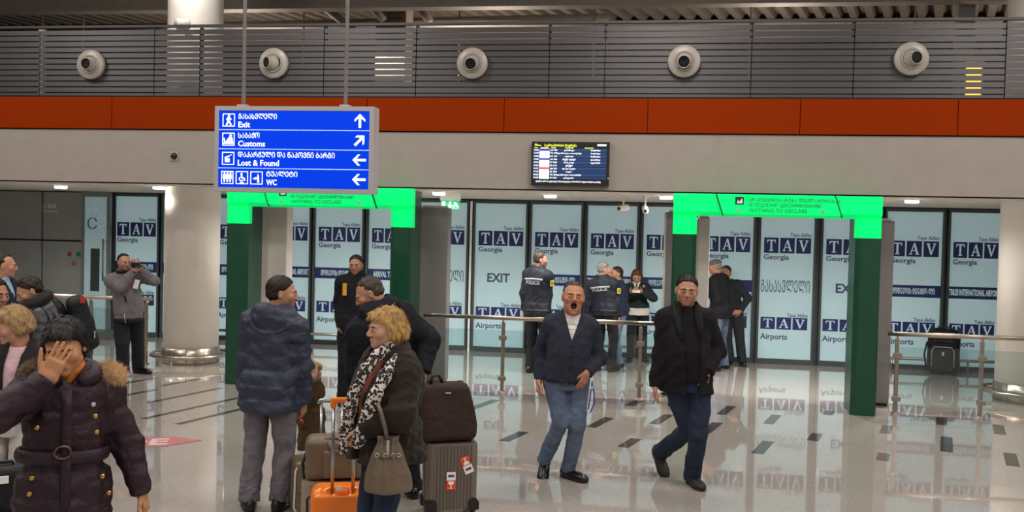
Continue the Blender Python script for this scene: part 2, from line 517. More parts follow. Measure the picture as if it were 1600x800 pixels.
panels = [(-1, 92, 'x'), (176, 249, 'ka'), (253, 333, 'en'), (336, 409, 'ka'), (412, 486, 'en'), (490, 568, 'ka'), (573, 646, 'arr'), (650, 731, 'gas'), (739, 823, 'exit'), (827, 909, 'ka'), (914, 996, 'en'),
          (1001, 1087, 'ka'), (1091, 1178, 'arr'), (1184, 1273, 'gas'), (1281, 1375, 'exit'), (1380, 1473, 'ka'), (1479, 1566, 'en'), (1571, 1660, 'arr')]
wn = dn = 0
where = {1: 'beside the grey booth, left of the column', 2: 'behind the left column', 3: 'behind the left leg of the left gate', 4: 'left in the opening of the left gate', 5: 'middle of the opening of the left gate', 6: 'right in the opening of the left gate',
         7: 'left of the bright door gap', 8: 'right of the bright door gap', 9: 'behind the officer standing on the left', 10: 'behind the grey-haired officer', 11: 'behind the woman reading her phone', 12: 'left in the opening of the right gate', 13: 'in the right gate',
         14: 'behind the right leg of the right gate', 15: 'behind the black trolley bag, its left half', 16: 'beside the right column', 17: 'behind the right column'}
for i, (a, b, kind) in enumerate(panels):
    if kind == 'x': continue
    xa, xb = wx(a), wx(b)
    if kind in ('gas', 'exit'):
        dn += 1; nm = 'door_%d' % dn
        lab = 'pale blue sliding glass door panel lettered %s, %s' % ('EXIT' if kind == 'exit' else 'with the Georgian word for exit', where[i])
    else:
        wn += 1; nm = 'window_%d' % wn
        lab = 'pale blue glazing panel with a navy text band, ' + where[i]
    t = empty(nm, (0, 0, 0), 0, lab, 'door' if nm[0] == 'd' else 'window', kind='structure')
    fw = .035
    m = MB()
    m.box(xa-.005, xa+.03, YW-.05, YW+.03, .0, ZT).box(xb-.03, xb+.005, YW-.05, YW+.03, .0, ZT).box(xa+.03, xb-.03, YW-.05, YW+.03, ZT-.05, ZT).box(xa+.03, xb-.03, YW-.05, YW+.03, .0, .085)
    obj('frame', m, M_frame, t)
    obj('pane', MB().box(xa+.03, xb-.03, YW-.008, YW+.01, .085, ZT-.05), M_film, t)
    x0 = xa+.085; x1 = xb-.075
    logo(x0, x1, zz['t0'], zz['t1'], t)
    logo(x0-.02, x1-.02, zz['u0'], zz['u1'], t)
    tw = (x1-x0)*.44
    text_fit('lettering', 'Tepe Akfen', (x1-tw, YW-.01, zz['tepe0']), tw, (zz['tepe1']-zz['tepe0']), M_print, t, .012)
    text_fit('lettering', 'Tepe Akfen', (x1-tw-.02, YW-.01, zz['tp0']), tw, (zz['tp1']-zz['tp0']), M_print, t, .012)
    tw = (x1-x0)*.54
    text_fit('lettering', 'Georgia', (x0, YW-.01, zz['geo']), tw, (zz['geo1']-zz['geo']), M_print, t, .02)
    tw = (x1-x0)*.58
    text_fit('lettering', 'Airports', (x0-.02, YW-.01, zz['air']), tw, (zz['air1']-zz['air']), M_print, t, .02)
    if kind in ('ka', 'en', 'arr'):
        bo = obj('text_band', MB().box(xa+.031, xb-.031, YW-.013, YW-.0085, zz['b0'], zz['b1']), M_navy, t)
        s = {'ka': KA, 'en': 'TBILISI INTERNATIONAL AIRPORT', 'arr': 'ARRIVAL TERMINAL'}[kind]
        w = (xb-xa)*{'ka': .72, 'en': .90, 'arr': .66}[kind]
        off = {'ka': .15, 'en': .05, 'arr': .14}[kind]
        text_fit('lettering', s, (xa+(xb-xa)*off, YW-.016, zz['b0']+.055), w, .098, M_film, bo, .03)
    elif kind == 'exit':
        text_fit('lettering', 'EXIT', (xa+(xb-xa)*.27, YW-.011, zz['ex0']), (xb-xa)*.42, zz['ex1']-zz['ex0'], M_print, t, .03)
    else:
        text_fit('lettering', mtav('გასასვლელი'), (xa+(xb-xa)*.06, YW-.011, zz['ex0']-.02), (xb-xa)*.86, (zz['ex1']-zz['ex0'])*1.35, M_print, t, .0)
# white strip painted in for light through the gap where the doors meet
for px, lab in ((735, 'narrow white strip standing in for light through the gap between the sliding doors'),):
    X = wx(px)
    o = obj('trim_gap_light', MB().box(X-.018, X+.018, YW-.045, YW+.0, .0, 2.56), mat('gap_light_white', 'f2f4f2', .5)); tag(o, lab, 'trim', kind='structure')
o = obj('wall_glazing_head', MB().box(-16, 13, YW+.035, YW+.25, 0, 2.6), M_frame); tag(o, 'dark steel backing behind the glazed front', 'wall', kind='structure')
# low bumper rails before the fixed glass
def low_rail(p0, p1, lab):
    xa, xb = wx(p0), wx(p1); y = YW-.22
    t = empty('bumper_rail', ((xa+xb)/2, y, 0), 0, lab, 'rail')
    h = (xb-xa)/2
    obj('rail', MB().tube([(-h, 0, .2), (h, 0, .2)], .024, 10), M_steel, t)
    n = max(2, int(h*2/1.0)+1)
    for k in range(n):
        x = -h+.08+(2*h-.16)*k/(n-1)
        obj('post', MB().tube([(x, 0, 0), (x, 0, .2)], .018, 8), M_steel, t)
low_rail(336, 646, 'low steel bumper rail before the glass in the left gate')
low_rail(828, 1086, 'low steel bumper rail before the glass behind the officers')
low_rail(1384, 1640, 'low steel bumper rail before the glass behind the black trolley bag')

# ---- grey booth at far left
booth = empty('wall_booth', (0, 0, 0), 0, 'dark grey panelled booth wall at the far left under the soffit', 'wall', kind='structure')
YB = YW-.12
def bx_(px): return pl(px, 430, YB)[0]
zsm = pl(60, 375, YB)[2]
for a, b in ((-240, -80), (-80, 64), (66, 130)):
    for z0, z1 in ((.0, zsm-.012), (zsm+.012, 2.58)):
        obj('panel', MB().box(bx_(a)+.006, bx_(b)-.006, YB, YB+.05, z0+.004, z1, .004), M_grey, booth)
obj('backing', MB().box(bx_(-240), bx_(176), YB+.05, YB+.09, 0, 2.59), mat('booth_backing', '2c2e2e', .6), booth)
obj('step', MB().box(bx_(66), bx_(200), YB-.5, YB, 0, .12, .01), mat('step_grey', '565857', .5), booth)
a = pl(80, 325, YB)
mk = empty('wall_sign', (a[0], YB, a[2]), 0, 'small white lettered marks on the grey booth panel', 'sign')
M_mark = mat('mark_white', 'c9cac6', .6)
obj('symbol', MB().tube([(-.14+.035*math.cos(k*.5236), -.004, .03+.035*math.sin(k*.5236)) for k in range(12)], .007, 6, closed=True), M_mark, mk)
for k in range(2):
    obj('symbol', MB().box(-.06+k*.085, .005+k*.085, -.006, 0, 0, .07), M_mark, mk)
for k in range(6):
    obj('symbol', MB().box(-.17+k*.05, -.135+k*.05, -.004, 0, -.08, -.045), M_mark, mk)
for px, py, c, lab in ((110, 397, 'b02a30', 'red round push button on the grey booth'), (123.5, 397, '1c7a48', 'green round push button on the grey booth'), (116.5, 411, 'b5502a', 'orange round push button below the red and green ones')):
    a = pl(px, py, YB)
    t = empty('push_button', (a[0], YB, a[2]), 0, lab, 'button')
    obj('bezel', MB().lathe([(0, 0), (.05, 0), (.05, .012), (0, .012)], axis=(0, -1, 0), seg=20), M_grey, t)
    obj('cap', MB().lathe([(.036, .012), (.036, .03), (.026, .04), (0, .042)], axis=(0, -1, 0), seg=20), mat('button_'+c, c, .3), t)
dn += 1
xd0, xd1 = bx_(132), bx_(170)
door = empty('door_%d' % dn, (0, 0, 0), 0, 'narrow pale glass booth door with a dark slot window and ring sign', 'door', kind='structure')
ztop = pl(150, 308, YB)[2]
M_dframe = mat('door_alu', '8b9193', .4, .5)
obj('frame', MB().box(xd0-.03, xd0+.02, YB-.06, YB, .12, ztop).box(xd1-.02, xd1+.05, YB-.06, YB, .12, ztop).box(xd0-.03, xd1+.05, YB-.07, YB, ztop, ztop+.14), M_dframe, door)
obj('leaf', MB().box(xd0+.02, xd1-.02, YB-.04, YB-.01, .12, ztop), mat('door_film', '9fbac0', .4, coat=.2, emit=.18), door)  # leaf glows by emission in place of light falling on the door
a0, a1 = pl(144, 388, YB), pl(157, 455, YB)
obj('slot_window', MB().box(a0[0], a1[0], YB-.046, YB-.038, a1[2], a0[2]), mat('slot_glass', '3c4648', .2), door)
a0 = pl(147, 349, YB)
obj('ring_sign', MB().tube([(a0[0]+.085*math.cos(k*.2618+.4), YB-.045, a0[2]+.1*math.sin(k*.2618+.4)) for k in range(22)], .028, 8, flat=.3), mat('ring_grey', '5a6b72', .5), door)
obj('handle', MB().tube([(xd1-.06, YB-.10, 1.0), (xd1-.06, YB-.10, 1.75)], .014, 8).tube([(xd1-.06, YB-.04, 1.05), (xd1-.06, YB-.10, 1.05)], .01, 6).tube([(xd1-.06, YB-.04, 1.7), (xd1-.06, YB-.10, 1.7)], .01, 6), M_steel, door)

# ---- soffit downlights (each with its own light)
for px, py, lab in ((95, 290, 'leftmost round recessed downlight above the booth'), (249, 291, 'recessed downlight just left of the left column'), (686, 300, 'recessed downlight above the green running-man sign'), (860, 304, 'recessed downlight under the flight screen'), (1041, 306, 'recessed downlight left of the right gate header'), (1425, 312, 'recessed downlight right of the right gate header'), (490, 298, 'recessed downlight behind the blue hanging sign'), (1230, 309, 'recessed downlight behind the right gate header')):
    d = ray(px, py); q = CC + d*((2.598-CAMH)/d[2])
    q[1] = min(max(q[1], 12.5), 15.6); x = q[0]
    q = pl(px, py, q[1]) if False else q
    t = empty('downlight', (x, q[1], 2.6), 0, lab, 'downlight', 'recessed soffit downlights')
    obj('rim', MB().lathe([(.0, -.001), (.098, -.001), (.098, -.012), (.088, -.014)], seg=28), M_white, t)
    obj('diffuser', MB().lathe([(0, -.046), (.078, -.046), (.088, -.036), (.088, -.013), (0, -.013)], seg=28), M_lamp, t)
    l = bpy.data.lights.new('downlight_beam', 'SPOT'); l.energy = {249: 50, 860: 120}.get(px, 200); l.color = (1, .94, .86); l.spot_size = math.radians(165); l.spot_blend = .8; l.shadow_soft_size = .12
    lo = bpy.data.objects.new('downlight_beam', l); lo.parent = t; lo.location = (0, 0, -.06); COL.objects.link(lo)

# ---- jet nozzles on the screen
def nozzle(px, py, tgt, lab):
    p = pl(px, py, YF+.02)
    t = empty('air_nozzle', (p[0], YF+.04, p[2]), 0, lab, 'air nozzle', 'round jet air nozzles on the slat screen')
    R = .198
    obj('flange', MB().lathe([(.10, .05), (R*.95, .05), (R, .035), (R, -.012), (.10, -.012)], axis=(0, -1, 0), seg=40), M_nozzle, t)
    obj('neck_ring', MB().lathe([(.105, .0), (.128, .058), (.118, .075), (.10, .06), (.10, 0)], axis=(0, -1, 0), seg=40), mat('nozzle_shade', '9c958c', .4), t)
    d = Vector(tgt).normalized()
    prof = [(.105*math.cos(a), .105*math.sin(a)) for a in (0, .3, .6, .75)] + [(.073, .10), (.078, .125), (.070, .13), (.060, .06), (0, .06)]
    bl = obj('ball', MB().lathe(prof, c=(0, -.03, 0), axis=d, seg=36), M_nozzle, t)
    c = Vector((0, -.03, 0))+d*.07
    obj('throat', MB().lathe([(0, 0), (.061, 0), (.069, .045), (.0, .012)], c=tuple(c), axis=d, seg=30), M_dark, bl)
nozzle(142, 101, (.05, -1, -.05), 'air nozzle at the left end, aimed straight out')
nozzle(428, 99, (-.55, -1, -.05), 'air nozzle behind the hanging sign rods, aimed left')
nozzle(738, 99, (.0, -1, -.22), 'air nozzle above the flight screen, aimed a little down')
nozzle(1069, 96, (-.05, -1, -.2), 'air nozzle above the right gate, aimed down')
nozzle(1424, 92, (.25, -1, -.03), 'air nozzle at the right end, aimed right')
print('structure done')
# ================================================================== FITTINGS
# ---- green customs gates
def gate(pxl, pxr, lab):
    Y = 11.72
    xl, xr = pl(pxl, 480, Y)[0], pl(pxr, 480, Y)[0]
    W = xr-xl; H = 2.575; lw = .285; hh = .265; zb = 2.085; D = .52
    t = empty('customs_gate', (xl+W/2, Y, 0), 0, lab, 'gate')
    h = W/2
    for s in (-1, 1):
        # legs with a chamfered inner front edge
        a, b = (s*h, s*(h-lw))
        poly = [(a, .02), (a-s*.02, 0), (b+s*.05, 0), (b, .05), (b, .14), (a, .14)]
        obj('leg', MB().prism(poly, 0, zb, 'z'), M_gatedark, t)
        obj('rear_leg', MB().box(min(a-s*.012, b+s*.02), max(a-s*.012, b+s*.02), .141, D, 0, H-.02), M_gatedark, t)
        lg = obj('lit_corner', MB().prism(poly, zb, H-hh, 'z'), M_gatelit, t)
        obj('edge_trim', MB().box(min(b, b+s*.006), max(b, b+s*.006), .055, .14, zb-.003, zb+.003), M_gatedark, lg)
    # header: same chamfer on its lower edge, mitred to the legs
    poly = [(.02, H), (0, H-.02), (0, H-hh+.05), (.05, H-hh), (.14, H-hh), (.14, H)]
    obj('rear_header', MB().box(-h+lw, h-lw, .141, D, H-hh+.02, H-.02), M_gatedark, t)
    hd = obj('lit_header', MB().prism(poly, -h, h, 'x'), M_gatelit, t)
    xa, xb = -h+.56, h-.48
    pa = obj('text_panel', MB().prism([(xa-.06, H-.012), (xb-.06, H-.012), (xb+.02, H-hh+.03), (xa+.02, H-hh+.03)], -.035, .0, 'y'), M_gatelit, t)
    for x in (xa, xb):
        obj('seam', MB().prism([(x-.068, H), (x-.055, H), (x+.03, H-hh+.004), (x+.017, H-hh+.004)], -.037, .0, 'y'), mat('seam_dark', '0a4a2c', .5), pa)
    M_ink = mat('green_ink', '0a9458', .6, var=.05)
    ix = xa+.16
    obj('icon', MB().box(ix, ix+.10, -.0385, -.035, H-.125, H-.035), mat('icon_ink', '1c2228', .6), pa)
    obj('icon_mark', MB().prism([(ix+.02, H-.11), (ix+.03, H-.06), (ix+.045, H-.095), (ix+.08, H-.045), (ix+.085, H-.11)], -.0405, -.0385, 'y'), M_white, pa)
    text_fit('lettering', mtav('არ ექვემდებარება დეკლარირებას'), (ix+.15, -.037, H-.085), 1.05, .042, M_ink, pa, .01)
    text_fit('lettering', 'НЕ ПОДЛЕЖИТ ДЕКЛАРИРОВАНИЮ', (ix+.15, -.037, H-.145), .84, .042, M_ink, pa, .01)
    text_fit('lettering', 'NOTHING TO DECLARE', (ix+.17, -.037, H-.212), .66, .045, M_ink, pa, .01)
    for x in (ix+.04, xb-.2):
        obj('star', MB().prism([(x+(.045 if k % 2 == 0 else .012)*math.cos(k*math.pi/4), H-.2+(.045 if k % 2 == 0 else .012)*math.sin(k*math.pi/4)) for k in range(8)], -.038, -.035, 'y'), mat('star_pale', '8fb8a0', .6), pa)
    return t
gate(352, 641, 'green backlit customs gate behind the blue hanging sign')
gate(1048, 1374, 'green backlit customs gate on the right with lit header')

# ---- scanner pillars beside the gates
def pillar(p0, p1, Y, ztop, m, lab, foot=True, dep=.22):
    x0, x1 = pl(p0, 450, Y)[0], pl(p1, 450, Y)[0]
    w = (x1-x0)/2
    t = empty('scanner_pillar', ((x0+x1)/2, Y, 0), 0, lab, 'pillar')
    obj('body', MB().box(-w, w, 0, dep, .03, ztop, .012), m, t)
    obj('edge_strip', MB().box(-w-.008, -w+.022, -.012, .03, .03, ztop-.02, .004), mat('pale_strip', 'cfcac3', .4), t)
    obj('cap', MB().box(-w*.75, w*.75, .02, dep-.02, ztop, ztop+.03), mat('pale_strip', 'cfcac3', .4), t)
    obj('foot', MB().box(-w*.9, w*.9, .01, dep-.01, 0, .03), M_black, t)
M_pil = mat('pillar_grey', '8b8785', .45, .2, var=.05, scale=20)
M_pilw = mat('pillar_white', 'e6dcd8', .5, var=.04, scale=20)
pillar(403, 447, 12.5, 2.33, M_pilw, 'pale pinkish scanner pillar inside the left gate')
pillar(651, 698, 12.55, 2.36, M_pil, 'grey scanner pillar right of the left gate')
pillar(1036, 1084, 12.5, 2.36, M_pil, 'grey scanner pillar behind the left leg of the right gate')
pillar(1087, 1107, 12.7, 2.30, M_pilw, 'white scanner pillar inside the right gate')
pillar(1349, 1395, 12.5, 2.31, M_pil, 'grey scanner pillar right of the right gate')

# ---- glass balustrades with steel handrails
def balustrade(p0, p1, posts, Y, lab, ty=None):
    x0, x1 = pl(p0, 510, Y)[0], pl(p1, 510, Y)[0]
    t = empty('glass_railing', ((x0+x1)/2, Y, 0), 0, lab, 'railing')
    cx = (x0+x1)/2; h = (x1-x0)/2
    M_rail = mat('handrail_steel', 'ab9f92', .3, .85, var=.05)
    obj('handrail', MB().tube([(-h, 0, .955), (h, 0, .955)], .027, 12), M_rail, t)
    X = [pl(q, 560, Y)[0]-cx for q in posts]
    for x in X:
        po = obj('post', MB().box(x-.022, x+.022, .005, .045, 0, .90, .004).tube([(x, .02, .89), (x, .0, .945)], .012, 8), M_rail, t)
        obj('foot_plate', MB().lathe([(0, 0), (.055, 0), (.055, .012), (0, .012)], c=(x, .02, 0), seg=20), M_rail, po)
        for z in (.70, .18):
            obj('clamp', MB().box(x-.05, x+.05, -.028, .008, z-.028, z+.028, .004), M_rail, po)
    ed = [-h]+X+[h]
    for a, b in zip(ed[:-1], ed[1:]):
        if b-a > .15:
            obj('glass_panel', MB().box(a+.02, b-.02, -.016, -.006, .09, .80), M_glass, t)
balustrade(662, 1033, (785, 1000), 12.12, 'glass railing with steel handrail between the two gates')
balustrade(1388, 1700, (1402, 1535), 11.98, 'glass railing with steel handrail right of the right gate')
balustrade(-160, 238, (-60, 140, 226), 13.0, 'glass railing with steel handrail before the grey booth')

# ---- flight information screen
def screen():
    Y = YF-.08
    a, b = pl(831, 221, Y), pl(951, 291, Y)
    w = (b[0]-a[0])/2; hh = (a[2]-b[2])/2
    t = empty('flight_screen', ((a[0]+b[0])/2, Y, (a[2]+b[2])/2), 0, 'wall-mounted flight information screen with rows of arrivals', 'screen')
    obj('casing', MB().box(-w, w, 0, .06, -hh, hh, .004), M_black, t)
    obj('mount', MB().box(-.15, .15, .06, .08, -.15, .15), M_black, t)
    E_ = lambda n, c, e=.9: mat('screen_'+n, c, .4, emit=e*.72, var=.02)
    sc = obj('display', MB().box(-w+.02, w-.025, -.003, 0, -hh+.03, hh-.012), E_('black', '05070c', .3), t)
    n = 10; top = hh-.085; bot = -hh+.075; rh = (top-bot)/n
    rows = [('13:20', 'LO 723', 'ვარშავა', 'მოფრინდა'), ('13:45', 'TK 378', 'სტამბოლი ათათურქი', 'მოფრინდა'), ('14:05', 'KC 139', 'ალმათი', 'მოფრინდა'), ('14:30', 'A9 786', 'თელ ავივი', 'დაეშვა'), ('15:10', 'S7 985', 'მოსკოვი', 'იგვიანებს'), ('15:35', 'PS 515', 'კიევი', ''), ('16:15', 'QR 251', 'დოჰა ბაქო', ''), ('17:10', 'J2 223', 'ბაქო', ''), ('18:20', 'TK 384', 'სტამბოლი ათათურქი', ''), ('19:05', 'A9 628', 'ერევანი', '')]
    Mb = [E_('row_a', '1b3d6e', .55), E_('row_b', '16335c', .55)]
    Mw = E_('white', 'eef4ff', 1.0); My = E_('yellow', 'd8e04a', 1.0)
    for k in range(n):
        z1 = top-k*rh
        r = obj('row', MB().box(-w+.025, w-.035, -.005, -.003, z1-rh+.004, z1-.002), Mb[k % 2], sc)
        tm, fn, city, st = rows[k]
        zt = z1-rh*.75; th = rh*.5
        text_fit('lettering', tm, (-w+.03, -.0065, zt), .06, th, Mw, sc, .02)
        text_fit('lettering', fn, (-w+.235, -.0065, zt), .085, th, Mw, sc, .02)
        cw = .018*len(city)
        text_fit('lettering', city, (-w+.47-cw/2, -.0065, zt), cw, th, Mw, sc, .02)
        if st:
            text_fit('lettering', st, (w-.23, -.0065, zt), .12, th, Mw, sc, .02)
    obj('logo_column', MB().box(-w+.10, -w+.225, -.008, -.005, bot+.004, top), Mw, sc)
    for k, c in ((0, '1414a0'), (3, '5a56a8'), (6, 'e05050')):
        z1 = top-k*rh
        obj('logo_bar', MB().box(-w+.10, -w+.225, -.0095, -.008, z1-rh*.8, z1-rh*.1), E_('bar_'+c, c, .7), sc)
    text_fit('lettering', 'საერთაშორისო მოფრენა', (-w+.16, -.006, hh-.06), .40, .032, My, sc, .02)
    for k, (x, wd) in enumerate(((.035, .04), (.115, .09), (.245, .06), (.42, .1), (.66, .11))):
        obj('heading', MB().box(-w+x, -w+x+wd, -.006, -.003, hh-.082, hh-.071), My, sc)
    obj('clock', MB().box(w-.15, w-.04, -.006, -.003, hh-.05, hh-.028), Mw, sc)
    obj('emblem', MB().prism([(-w+.035, hh-.05), (-w+.05, hh-.022), (-w+.075, hh-.04), (-w+.12, hh-.045), (-w+.12, hh-.055)], -.006, -.003, 'y'), My, sc)
    text_fit('lettering', 'ფრენის დროის ცვლილება შესაძლებელია წინასწარი შეტყობინების გარეშე', (-w+.06, -.006, -hh+.04), 2*w-.16, .02, Mw, sc, .02)
    obj('power_light', MB().box(w-.012, w-.006, -.004, 0, -hh+.09, -hh+.10), E_('led', '7cff60', 2), t)
screen()

# ---- hanging direction sign
def sign():
    Y = 8.72
    a, b = pl(336, 165, Y), pl(582, 300, Y)
    w = (b[0]-a[0])/2; hh = (pl(460, 166, Y)[2]-pl(460, 301, Y)[2])/2
    cx, cz = (a[0]+b[0])/2, (pl(460, 166, Y)[2]+pl(460, 301, Y)[2])/2
    t = empty('hanging_sign', (cx, Y, cz), 0, 'blue backlit hanging direction sign to exit, customs, lost property and toilets', 'sign')
    Mf = mat('sign_alu', 'b7b3b4', .4, .3, var=.04)
    fw = .042
    f = MB()
    for (x0, x1, z0, z1) in ((-w, w, hh-fw, hh), (-w, w, -hh, -hh+fw), (-w, -w+fw, -hh+fw, hh-fw), (w-fw, w, -hh+fw, hh-fw)):
        f.box(x0, x1, 0, .17, z0, z1)
    obj('frame', f, Mf, t)
    obj('back_panel', MB().box(-w+fw, w-fw, .15, .168, -hh+fw, hh-fw), Mf, t)
    Mb = mat('sign_blue', '0038d8', .35, spec=.08, emit=.44, var=.02); Mw = mat('sign_white', 'f2f6ff', .35, emit=.7, var=.01)
    fa = obj('face', MB().box(-w+fw, w-fw, .006, .03, -hh+fw, hh-fw), Mb, t)
    iw, ih = w-fw, hh-fw
    rh = 2*ih/4
    y = .004
    for k in range(1, 4):
        obj('divider', MB().box(-iw, iw, .003, .006, ih-k*rh-.004, ih-k*rh+.004), mat('sign_pale', '9dbcf5', .35, emit=.55), fa)
    def frame_icon(cx, cz, s=.062):
        m = MB(); r = s; k = .008
        m.box(cx-r, cx+r, .003, .006, cz+r-k, cz+r).box(cx-r, cx+r, .003, .006, cz-r, cz-r+k).box(cx-r, cx-r+k, .003, .006, cz-r+k, cz+r-k).box(cx+r-k, cx+r, .003, .006, cz-r+k, cz+r-k)
        return m
    def disc(m, cx, cz, r):
        m.prism([(cx+r*math.cos(q*.5236), cz+r*math.sin(q*.5236)) for q in range(12)], .003, .006, 'y')
    def seg(m, x0, z0, x1, z1, r=.008):
        dx, dz = x1-x0, z1-z0; l = math.hypot(dx, dz); nx, nz = -dz/l*r, dx/l*r
        m.prism([(x0+nx, z0+nz), (x1+nx, z1+nz), (x1-nx, z1-nz), (x0-nx, z0-nz)], .003, .006, 'y')
    zc = [ih-rh*(k+.5) for k in range(4)]
    ix = -iw+.098
    def man(m, x, z, s=1.0, walk=True):
        disc(m, x+.002*s, z+.044*s, .0105*s)
        if walk:
            seg(m, x, z+.034*s, x, z-.008*s, .011*s); seg(m, x, z-.004*s, x+.024*s, z-.048*s); seg(m, x, z-.004*s, x-.024*s, z-.048*s); seg(m, x, z+.028*s, x+.026*s, z+.004*s, .006*s); seg(m, x, z+.028*s, x-.024*s, z+.0*s, .006*s)
        else:
            m.prism([(x-.016*s, z+.032*s), (x+.016*s, z+.032*s), (x+.018*s, z-.012*s), (x+.009*s, z-.012*s), (x+.007*s, z-.05*s), (x-.007*s, z-.05*s), (x-.009*s, z-.012*s), (x-.018*s, z-.012*s)], .003, .006, 'y')
    m = frame_icon(ix, zc[0]); man(m, ix, zc[0]); obj('exit_icon', m, Mw, fa)
    m = frame_icon(ix, zc[1]); z = zc[1]
    disc(m, ix+.022, z+.036, .013); seg(m, ix+.018, z+.018, ix-.02, z-.03, .012); seg(m, ix+.03, z+.02, ix+.042, z-.035, .008); seg(m, ix-.048, z-.038, ix+.048, z-.038, .008); seg(m, ix-.044, z+.012, ix-.036, z-.034, .006); seg(m, ix-.01, z-.022, ix+.03, z-.016, .008)
    obj('customs_icon', m, Mw, fa)
    m = frame_icon(ix, zc[2]); z = zc[2]
    m.box(ix-.034, ix+.016, .003, .006, z-.036, z+.0); seg(m, ix-.036, z+.006, ix+.012, z+.022, .007); seg(m, ix+.016, z+.026, ix+.034, z+.036, .004)
    obj('lost_property_icon', m, Mw, fa)
    z = zc[3]
    m = frame_icon(ix-.006, z); man(m, ix-.036, z, .9, False); man(m, ix-.006, z, .9, False); man(m, ix+.024, z, .9, False); obj('toilet_icon', m, Mw, fa)
    x = ix+.142
    m = frame_icon(x, z); disc(m, x-.004, z+.036, .010); seg(m, x-.004, z+.028, x-.002, z-.002, .008); seg(m, x-.002, z, x+.022, z-.004, .007); seg(m, x+.02, z-.002, x+.03, z-.028, .007); seg(m, x-.022, z+.004, x-.026, z-.018, .005); seg(m, x-.026, z-.018, x-.006, z-.032, .005); seg(m, x-.006, z-.032, x+.012, z-.024, .005); seg(m, x-.02, z-.048, x+.02, z-.048, .005)
    obj('wheelchair_icon', m, Mw, fa)
    x = ix+.29
    m = frame_icon(x, z); m.prism([(x+.012, z+.04), (x+.024, z+.02), (x+.028, z-.045), (x+.008, z-.045), (x+.006, z+.0)], .003, .006, 'y'); m.prism([(x-.04, z-.008), (x-.004, z+.01), (x+.004, z-.006), (x-.01, z-.018)], .003, .006, 'y')
    obj('baby_care_icon', m, Mw, fa)
    tx = ix+.098
    K = lambda s, zz, wd, xx=tx: text_fit('lettering', mtav(s), (xx, .005, zz), wd, .052, Mw, fa, .008)
    E = lambda s, zz, wd, xx=tx: text_fit('lettering', s, (xx, .005, zz), wd, .054, Mw, fa, .018)
    K('გასასვლელი', zc[0]+.012, .385); E('Exit', zc[0]-.068, .118)
    K('საბაჟო', zc[1]+.014, .215); E('Customs', zc[1]-.066, .272)
    K('დაკარგული და ნაპოვნი ბარგი', zc[2]+.014, .965); E('Lost & Found', zc[2]-.066, .415)
    K('ტუალეტი', zc[3]+.016, .31, tx+.29); E('WC', zc[3]-.066, .105, tx+.29)
    def arrow(z, ang, nm):
        ax = iw-.095
        P = [(0, .066), (.052, .014), (.052, -.010), (.012, .026), (.012, -.066), (-.012, -.066), (-.012, .026), (-.052, -.010), (-.052, .014)]
        c, s_ = math.cos(ang), math.sin(ang)
        obj(nm, MB().prism([(ax+p*c-q*s_, z+p*s_+q*c) for p, q in P], .003, .006, 'y'), Mw, fa)
    arrow(zc[0], 0, 'arrow'); arrow(zc[1], -math.pi/4, 'arrow'); arrow(zc[2], math.pi/2, 'arrow'); arrow(zc[3], math.pi/2, 'arrow')
    for px in (381, 541):
        x = pl(px, 100, Y+.08)[0]-cx
        r = obj('suspension_rod', MB().tube([(x, .085, hh+.01), (x, .085, 6.3-cz)], .0185, 12), mat('rod_alu', '9a9796', .4, .4), t)
        obj('bracket', MB().box(x-.05, x+.05, .05, .12, hh, hh+.022, .003), Mf, r)
sign()

# ---- exit light, cameras, dome
Ye = 13.7
a, b = pl(689, 313, Ye), pl(718, 327, Ye)
t = empty('exit_light', ((a[0]+b[0])/2, Ye, 0), 0, 'small green running-man exit light hanging from the soffit', 'exit light')
w = (b[0]-a[0])/2
Mg = mat('exit_green', '16a060', .4, emit=.8); Mw2 = mat('exit_white', 'f0fff6', .4, emit=1.0)
obj('housing', MB().box(-w-.01, w+.01, -.02, .06, a[2], 2.6, .004), M_white, t)
obj('panel', MB().box(-w, w, -.012, .012, b[2], a[2]), Mg, t)
m = MB(); zc_ = (a[2]+b[2])/2
m.box(-w+.02, -w+.065, -.016, -.012, zc_-.045, zc_+.045)
m.prism([(0, zc_-.045), (.03, zc_-.005), (.012, zc_-.005), (.012, zc_+.045), (-.012, zc_+.045), (-.012, zc_-.005), (-.03, zc_-.005)], -.016, -.012, 'y')
m.prism([(w-.085, zc_+.03), (w-.05, zc_+.035), (w-.015, zc_-.03), (w-.03, zc_-.035), (w-.055, zc_), (w-.09, zc_-.035), (w-.10, zc_-.025), (w-.07, zc_+.01)], -.016, -.012, 'y')
obj('symbols', m, Mw2, t)
def cctv(px, py, Y, z, lab, d=(-.5, -1, -.25), s=1.0, cat='camera'):
    p = pl(px, py, Y)
    t = empty('security_camera', (p[0], Y, z), 0, lab, cat)
    dz = p[2]-z
    obj('bracket', MB().lathe([(0, 0), (.05*s, 0), (.05*s, .02 if dz > 0 else -.02), (0, .02 if dz > 0 else -.02)], seg=18).tube([(0, 0, 0), (0, 0, dz)], .014*s, 8), M_column, t)
    D = Vector(d).normalized()
    bd = obj('body', MB().lathe([(0, -.1*s), (.045*s, -.1*s), (.05*s, -.08*s), (.05*s, .09*s), (.042*s, .1*s), (0, .1*s)], c=(0, 0, dz), axis=D, seg=20), M_column, t)
    q = Vector((0, 0, dz))+D*.1*s
    obj('lens', MB().lathe([(0, 0), (.03*s, 0), (.026*s, .012*s), (0, .014*s)], c=tuple(q), axis=D, seg=18), M_black, bd)
cctv(974, 325, 13.4, 2.6, 'white security camera on the soffit, the left one of a pair', (-.8, -.8, -.15), .85)
cctv(1008, 327, 13.4, 2.6, 'white security camera on the soffit, the right one of a pair', (.1, -1, -.3), .85)
